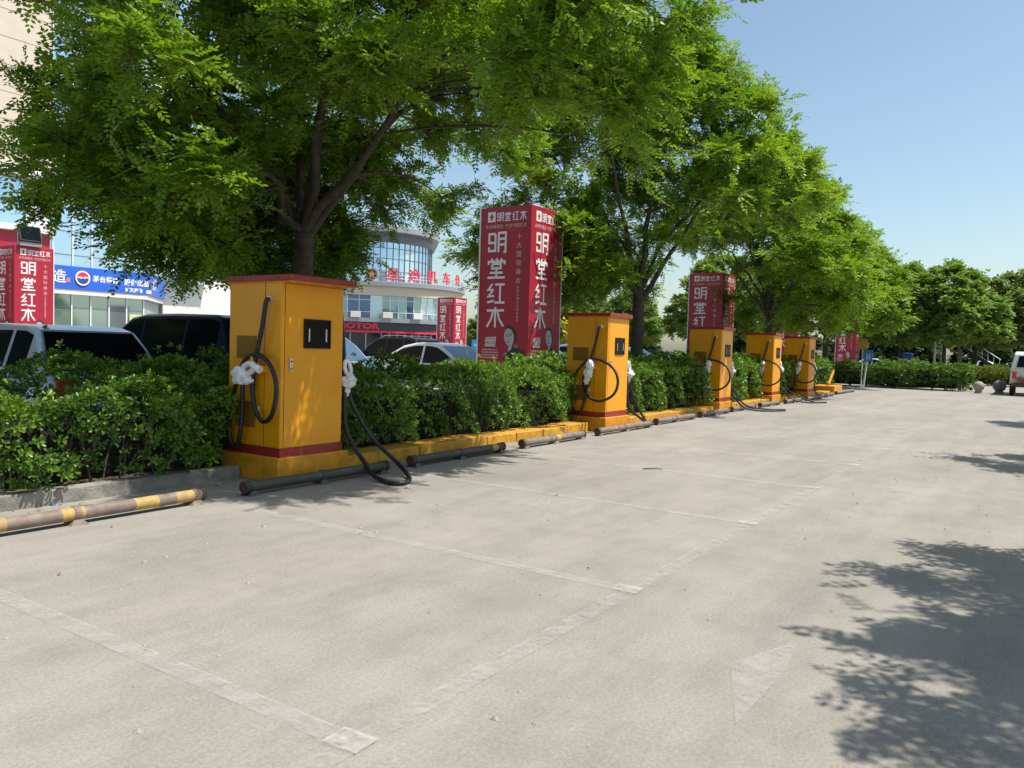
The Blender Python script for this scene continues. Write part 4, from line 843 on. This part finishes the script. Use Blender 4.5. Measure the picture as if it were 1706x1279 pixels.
# van at the right edge
t = thing('cargo_van', 'pale greenish white van cut by the right edge, rusty rack at its rear', 'van', (44.4, .27, 0), 0)
prof = [(-1.0, .55), (-1.06, .95), (-.98, 1.30), (-.80, 1.86), (-.55, 2.0), (2.6, 2.0), (3.0, 1.86), (3.5, 1.25), (3.9, 1.1), (4.0, .5)]
b = MB(); k = len(prof)
def vy(z): return .80-.16*max(0, z-1.1)/.9
for s in (1, -1): b.v += [(a-1.5, s*vy(z)*1.0, z) for a, z in prof]
b.f = [tuple(range(k)), tuple(range(2*k-1, k-1, -1))]+[(i, k+i, k+(i+1) % k, (i+1) % k) for i in range(k)]; b.mi = [0]*len(b.f)
b.build('body', P_van, t, smooth=True, bevel=.05, angle=30)
q = MB(); q.add([(-2.50, .55, 1.30), (-2.50, -.55, 1.30), (-2.335, -.48, 1.80), (-2.335, .48, 1.80)], [(0, 1, 2, 3)]); q.v = [(a-.012, y_, z) for a, y_, z in q.v]; q.build('rear_window', M_carg, t)
for s in (1, -1):
    for a, c in ((-2.1, -1.1), (-.95, .1), (.25, 1.3)):
        q = MB(); w = [(a, s*(vy(1.2)+.006), 1.2), (c, s*(vy(1.2)+.006), 1.2), (c-.03, s*(vy(1.78)+.006), 1.78), (a+.05, s*(vy(1.78)+.006), 1.78)]; q.add(w+[(x_, y_-s*.02, z_) for x_, y_, z_ in w], [(0, 1, 2, 3), (7, 6, 5, 4), (0, 4, 5, 1), (1, 5, 6, 2), (2, 6, 7, 3), (3, 7, 4, 0)]); q.build('side_window', M_carg, t)
    for a in (-1.75, 1.55):
        wl = MB(); wl.tube([(a, s*.62, .3), (a, s*.78, .3)], .3, 20); wl = wl.build('wheel', M_tyre, t, smooth=True); q = MB(); q.cyl((a, s*.77, .3), (a, s*.80, .3), .17, 14); q.build('rim', M_rim, wl)
    q = MB(); q.box(-2.56, -2.49, s*.62-.09, s*.62+.09, .78, 1.1); q.build('tail_light', M_tail, t, bevel=.02)
q = MB(); q.box(-2.72, -2.45, -.74, .74, .42, .56); q.build('bumper', M_rust, t, bevel=.02)
q = MB()
for i in range(6): q.box(-2.66, -2.57, -.55+.18*i, -.44+.18*i, .5, .78+.05*(i % 3))
q.box(-2.68, -2.6, -.6, .55, .72, .76); q.build('rusty_rack', mat('rusty steel', (.26, .11, .05), .8, var=.5, scale=18), t)

# ------------------------------------------------------------------ office building at left
bd = thing('office_building', 'tall beige and blue glass office building with a blue shop sign at left', 'building', (24.5, 50.5, 0))
def L_(mb): mb.v = [(a-24.5, b_-50.5, c) for a, b_, c in mb.v]; return mb
b = MB(); b.box(-20, 23.65, 48.5, 70, 10.75, 30); L_(b).build('upper_wall', M_beige, bd)
b = MB()
for i in range(12): b.box(-20+.002, 23.65-.002, 48.488, 48.5005, 11.9+1.5*i, 11.93+1.5*i)
L_(b).build('cladding_joints', mat('cladding joint', (.42, .37, .30), .8), bd)
b = MB(); b.box(-20, 24.05, 48.1, 70.1, 10.35, 10.745); b.box(-20, 23.75, 48.1, 70.1, 7.25, 7.6); L_(b).build('ledge', M_wht, bd, bevel=.03)
b = MB(); b.box(-20, 22.3, 48.75, 69, 7.605, 10.345); L_(b).build('window_band', M_gl1, bd)
b = MB(); b.box(22.3, 23.5, 48.55, 69, 7.605, 10.345); L_(b).build('corner_column', M_mull, bd)
for i in range(12): b = MB(); b.box(20.4-1.9*i, 20.5-1.9*i, 48.66, 48.749, 7.605, 10.345); L_(b).build('window_post', M_mull, bd)
b = MB(); b.box(-20, 22.3, 48.70, 48.748, 8.9, 8.95); L_(b).build('window_rails', M_mulld, bd)
b = MB(); b.box(-20, 23.55, 48.4, 69.2, 5.6, 7.245); L_(b).build('red_fascia', M_pred, bd)
b = MB(); b.box(-20, 23.4, 48.9, 69.3, 0, 5.595); L_(b).build('ground_floor', M_gl4, bd)
# curtain wall along Y = 50.5, then a chamfer running back
def curtain(a, b_, z0, z1, step, rows, off=0.06):
    a = Vector((a[0], a[1], 0)); b_ = Vector((b_[0], b_[1], 0)); d = (b_-a); Ln = d.length; d.normalize(); nrm = Vector((d.y, -d.x, 0))
    m = MB(); n = round(Ln/step)
    for i in range(n+1):
        p = a+d*(Ln*i/n); q = [p-d*.04+nrm*off, p+d*.04+nrm*off, p+d*.04, p-d*.04]; m.extrude([(v.x, v.y) for v in q], Matrix(), z0, z1)
    k = MB()
    for z in rows:
        if z0 < z < z1: q = [a+nrm*off*.5, b_+nrm*off*.5, b_, a]; k.extrude([(v.x, v.y) for v in q], Matrix(), z-.02, z+.02)
    return m, k
A, B, Cc, Dd = (23.52, 50.5), (30.7, 50.5), (34.6, 55.0), (39.0, 55.0)
rows = [5.95+v for k in range(9) for v in (k*2.9+.5, k*2.9+1.95)]
gm = MB(); gm.extrude([A, B, Cc, Dd, (39, 70), (23.52, 70)], Matrix(), 5.75, 30); L_(gm).build('curtain_glass', M_gl1, bd)
mm = MB(); kk = MB()
for P1, P2 in ((A, B), (B, Cc), (Cc, Dd)):
    m, k = curtain(P1, P2, 5.75, 30, 1.18, rows); mm.add(m.v, m.f); kk.add(k.v, k.f)
L_(mm).build('mullions', M_mull, bd); L_(kk).build('transoms', M_mulld, bd)
fn = MB()
for i in range(7):
    a = Vector((30.9+.55*i, 50.5+.62*i)); fn.extrude([(a.x, a.y-.5), (a.x+.12, a.y-.5), (a.x+.12, a.y-.1), (a.x, a.y-.1)], Matrix(), 6.2, 22)
L_(fn).build('fins', M_mull, bd)
sg = MB(); sg.extrude([(23.5, 50.15), (30.8, 50.15), (34.9, 54.75), (34.7, 55.1), (30.7, 50.48), (23.5, 50.48)], Matrix(), 4.32, 5.74); sg = L_(sg).build('shop_sign', M_bsign, bd)
FM = lambda x, z: face_mtx((x, 50.14, z), (1, 0, 0))
for body, x, z, s in (('造', 24.95, 5.0, .85), ('茅台酱香', 27.85, 5.05, .42), ('股份出品', 29.95, 5.02, .44), ('旺天购物', 29.75, 4.53, .30)): lt = MB(); add_text(lt, body, s, FM(x, z), offset=.012); L_(lt).build('sign_lettering', M_pwh, sg)
cd = Vector((4.1, 4.6, 0)).normalized(); lt = MB(); add_text(lt, '酱酒', .8, face_mtx((32.2-.02, 51.68, 5.05), cd), offset=.012); L_(lt).build('sign_lettering', M_pwh, sg)
lt = MB(); lt.extrude([(30.62, 4.40), (30.98, 4.40), (30.98, 4.62), (30.62, 4.62)], face_mtx((0, 50.14, 0), (1, 0, 0)), 0, .004)
L_(lt).build('white_strip', M_pwh, sg)
cir = lambda cx, cz, r, n=28: [(cx+r*math.cos(2*math.pi*i/n), cz+r*math.sin(2*math.pi*i/n)) for i in range(n)]
EM = face_mtx((0, 50.13, 0), (1, 0, 0))
e = MB(); e.extrude(cir(26.35, 5.05, .46), EM, 0, .05); em = L_(e).build('round_emblem', M_pwh, sg)
e = MB(); e.extrude([(26.35+.37*math.cos(a), 5.05+.37*math.sin(a)) for a in np.linspace(.15, math.pi-.15, 14)]+[(26.02, 5.1), (26.2, 5.16), (26.35, 5.1), (26.5, 5.17)], EM, .051, .054); L_(e).build('emblem_red_half', M_sred, em)
e = MB(); e.extrude([(26.35+.37*math.cos(a), 5.05+.37*math.sin(a)) for a in np.linspace(math.pi+.05, 2*math.pi-.05, 14)]+[(26.6, 5.08), (26.48, 5.02), (26.36, 5.06), (26.22, 5.0), (26.1, 5.05)], EM, .051, .054); L_(e).build('emblem_blue_half', mat('navy print', (.03, .06, .28), .5), em)
e = MB(); e.extrude([(25.35, 4.72), (25.6, 4.72), (25.6, 5.0), (25.35, 5.0)], EM, 0, .01); L_(e).build('sign_stamp', mat('pink stamp', (.6, .2, .3), .5), sg)
b = MB(); b.extrude([(23.5, 50.2), (30.75, 50.2), (34.8, 54.8), (34.6, 55.1), (30.7, 50.5), (23.5, 50.5)], Matrix(), 4.0, 4.315); L_(b).build('sign_ledge', M_wht, bd)
b = MB(); b.extrude([(23.5, 50.56), (30.65, 50.56), (34.5, 55.06), (34.5, 69), (23.5, 69)], Matrix(), 0, 3.995); L_(b).build('storefront_glass', mat('storefront reflecting glass', (.34, .46, .48), .05, .7), bd)
m, k = curtain((23.5, 50.55), (30.65, 50.55), 0, 3.99, 1.18, [3.2, 1.45]); m2, k2 = curtain((30.7, 50.6), (34.5, 55.05), 0, 3.99, .6, [3.2]); m.add(m2.v, m2.f); k.add(k2.v, k2.f)
L_(m).build('storefront_mullions', M_mull, bd); L_(k).build('storefront_transoms', M_mulld, bd)
b = MB(); b.box(29.65, 30.5, 50.45, 50.55, 1.7, 2.95); L_(b).build('window_poster', mat('pale yellow poster', (.66, .66, .36), .6, var=.3, scale=4), bd)
an = thing('annex_building', 'low white windowless annex between the glass office and the round building', 'building', (41, 57, 0))
b = MB(); b.box(-5.6, 9, -1.2, 8, 3.1, 6.1); b.build('upper_wall', M_wht, an, bevel=.04)
b = MB(); b.box(-5.5, 8.9, -1.1, 7.9, 2.5, 3.095); b.build('lower_band', M_beige, an)
b = MB(); b.box(-5.4, 8.8, -.8, 7.8, 0, 2.495); b.build('ground_floor', M_gl4, an)

# ------------------------------------------------------------------ round-cornered building
P0 = Vector((78.6, 72.3, 0)); rv = Vector((.676, -.737, 0)); fv = Vector((.737, .676, 0))
rb = thing('round_building', 'round cornered glass and white building with red sign letters', 'building', tuple(P0))
def outline(u1, Rr, w0, u0=-46, n=16, deep=24):
    pts = [(u0, w0), (u1*.5+u0*.5, w0), (u1, w0)]+[(u1+Rr*math.sin(math.pi/2*i/n), w0+Rr-Rr*math.cos(math.pi/2*i/n)) for i in range(1, n+1)]+[(u1+Rr, w0+deep), (u0, w0+deep)]
    return [(rv*a+fv*b_) for a, b_ in pts]
def slab(o, z0, z1, nm, m, bev=0.0): b = MB(); b.extrude([(p.x, p.y) for p in o], Matrix(), z0, z1); return b.build(nm, m, rb, bevel=bev)
def along(o, step):   # resample front part
    pts = o[:-2]; out = []; 
    for a, b_ in zip(pts[:-1], pts[1:]):
        n = max(1, round((b_-a).length/step))
        for i in range(n): out.append((a+(b_-a)*i/n, (b_-a).normalized()))
    out.append((pts[-1], (pts[-1]-pts[-2]).normalized())); return out
def glass_band(o, z0, z1, nm, mats, step, seed, mull, rows=(), mw=.05):
    st = along(o, step); b = MB(); rr = random.Random(seed)
    for (p, d), (q, _) in zip(st[:-1], st[1:]):
        b.cur = rr.choice(range(len(mats))); b.add([(p.x, p.y, z0), (q.x, q.y, z0), (q.x, q.y, z1), (p.x, p.y, z1)], [(0, 1, 2, 3)])
    b.build(nm, mats, rb); m = MB()
    for p, d in st:
        nr = Vector((d.y, -d.x, 0)); q = [p-d*mw+nr*.08, p+d*mw+nr*.08, p+d*mw-nr*.02, p-d*mw-nr*.02]; m.extrude([(v.x, v.y) for v in q], Matrix(), z0, z1)
    for z in rows:
        for (p, d), (q, _) in zip(st[:-1], st[1:]):
            nr = Vector((d.y, -d.x, 0)); w = [p+nr*.05, q+nr*.05, q-nr*.02, p-nr*.02]; m.extrude([(v.x, v.y) for v in w], Matrix(), z-.04, z+.04)
    m.build('window_frames', mull, rb)
oL = outline(-1.0, 11.0, 0.3); oT = outline(-1.0, 11.6, -0.3); oU = outline(-3.2, 9.2, 2.2); oR = outline(-3.2, 10.2, 1.0)
slab(outline(-1, 10.6, .7), 0, 3.2, 'ground_floor', M_gl4)
st = along(outline(-1, 10.6, .7), 2.0); m = MB()
for p, d in st: nr = Vector((d.y, -d.x, 0)); q = [p-d*.08+nr*.1, p+d*.08+nr*.1, p+d*.08, p-d*.08]; m.extrude([(v.x, v.y) for v in q], Matrix(), 0, 2.95)
m.build('shop_posts', M_grey, rb)
slab(outline(-1, 11.1, .2), 2.95, 3.2, 'red_strip', M_sred)
slab(outline(-1, 11.0, .3), 3.205, 4.35, 'black_fascia', M_dkgrey)
slab(outline(-1, 11.4, -.1), 4.355, 4.9, 'sill_band', M_grey)
slab(outline(-1, 10.7, .6), 4.905, 7.9, 'floor_core', M_gl3)
glass_band(oL, 4.905, 7.9, 'lower_windows', [M_gl2, M_gl2, M_gl5, M_gl1, M_gl3], 1.5, 7, M_mull, (5.7, 7.3), .04)
slab(oT, 7.905, 9.1, 'white_band', M_beige, .02)
slab(outline(-1, 12.0, -.7), 9.105, 9.75, 'terrace_ledge', M_grey, .04)
ra = along(outline(-1, 11.7, -.4), 1.6); m = MB()
for p, d in ra: m.cyl((p.x, p.y, 9.75), (p.x, p.y, 10.6), .035, 6)
for z in (10.6, 10.2): m.tube([(p.x, p.y, z) for p, d in ra], .03, 6)
m.build('terrace_railing', M_grey, rb)
slab(outline(-3.2, 8.9, 2.5), 9.755, 15.3, 'upper_core', M_gl3)
glass_band(oU, 9.755, 15.3, 'upper_windows', [M_gl1, M_gl1, M_gl5, M_gl3], 1.7, 5, M_mulld, (11.4, 13.1, 14.5), .05)
slab(outline(-3.2, 9.3, 2.1), 15.305, 16.6, 'upper_fascia', mat('dark roof soffit', (.16, .17, .20), .5))
slab(oR, 16.605, 17.4, 'roof_slab', mat('grey roof rim', (.30, .31, .33), .5), .05)
FB = Matrix(((rv.x, 0, -fv.x, 0), (rv.y, 0, -fv.y, 0), (0, 1, 0, 0), (0, 0, 0, 1)))
def onarc(u):   # point on terrace outline for arc letters
    if u <= -1: return Vector((u, -.35)), 0.0
    a = min(1.35, (u+1)/11.6); return Vector((-1+11.6*math.sin(a), 11.25-11.6*math.cos(a))), a
for ch, u, rd in (('星', .35, 0), ('途', 3.3, 0), ('机', 6.0, 0), ('车', 8.9, 0), ('公', 12.0, 0)):
    p, a = onarc(u); xd = rv*math.cos(a)+fv*math.sin(a); o = rv*p.x+fv*p.y; l = MB(); add_text(l, ch, 1.75, face_mtx((o.x, o.y, 10.65), xd), extrude=.06, offset=.035); l.build('sign_letter', M_sred, rb)
p, a = onarc(-2.4); o = rv*p.x+fv*p.y; e = MB(); FE = face_mtx((o.x, o.y, 10.65), rv); e.extrude([(.78*math.cos(2*math.pi*i/28), .78*math.sin(2*math.pi*i/28)) for i in range(28)], FE, -.05, .05); em = e.build('round_emblem', mat('dark maroon disc', (.12, .02, .02), .5), rb)
e = MB(); e.extrude([((.55 if i % 2 == 0 else .23)*math.sin(math.pi*i/5), (.55 if i % 2 == 0 else .23)*math.cos(math.pi*i/5)) for i in range(10)], FE, .051, .09); e.build('emblem_star', M_gold, em)
e = MB(); n = 28
e.add([FE @ Vector((r*math.cos(2*math.pi*i/n), r*math.sin(2*math.pi*i/n), .054)) for r in (.66, .76) for i in range(n)], [(i, (i+1) % n, n+(i+1) % n, n+i) for i in range(n)]); e.build('emblem_ring', M_gold, em)
l = MB(); o = rv*(-4.1)+fv*.28; add_text(l, 'MOTOR', 1.05, face_mtx((o.x, o.y, 3.78), rv), extrude=.05, offset=.05)
l.v = [tuple(Vector((o.x, o.y, v[2]))+rv*((Vector(v)-o).dot(rv)*1.45)+fv*((Vector(v)-o).dot(fv))) for v in l.v]; l.build('shop_letters', M_sred, rb)
for u in (-4.4, -.2, 3.9):
    p, a = onarc(u); xd = rv*math.cos(a)+fv*math.sin(a); nd = fv*math.cos(a)-rv*math.sin(a); o = rv*p.x+fv*p.y; c = MB(); c.extrude([(o.x-xd.x*.65-nd.x*.2, o.y-xd.y*.65-nd.y*.2), (o.x+xd.x*.65-nd.x*.2, o.y+xd.y*.65-nd.y*.2), (o.x+xd.x*.65+nd.x*.2, o.y+xd.y*.65+nd.y*.2), (o.x-xd.x*.65+nd.x*.2, o.y-xd.y*.65+nd.y*.2)], Matrix(), 4.92, 5.7); c.build('air_conditioner', M_wht, rb, bevel=.03)
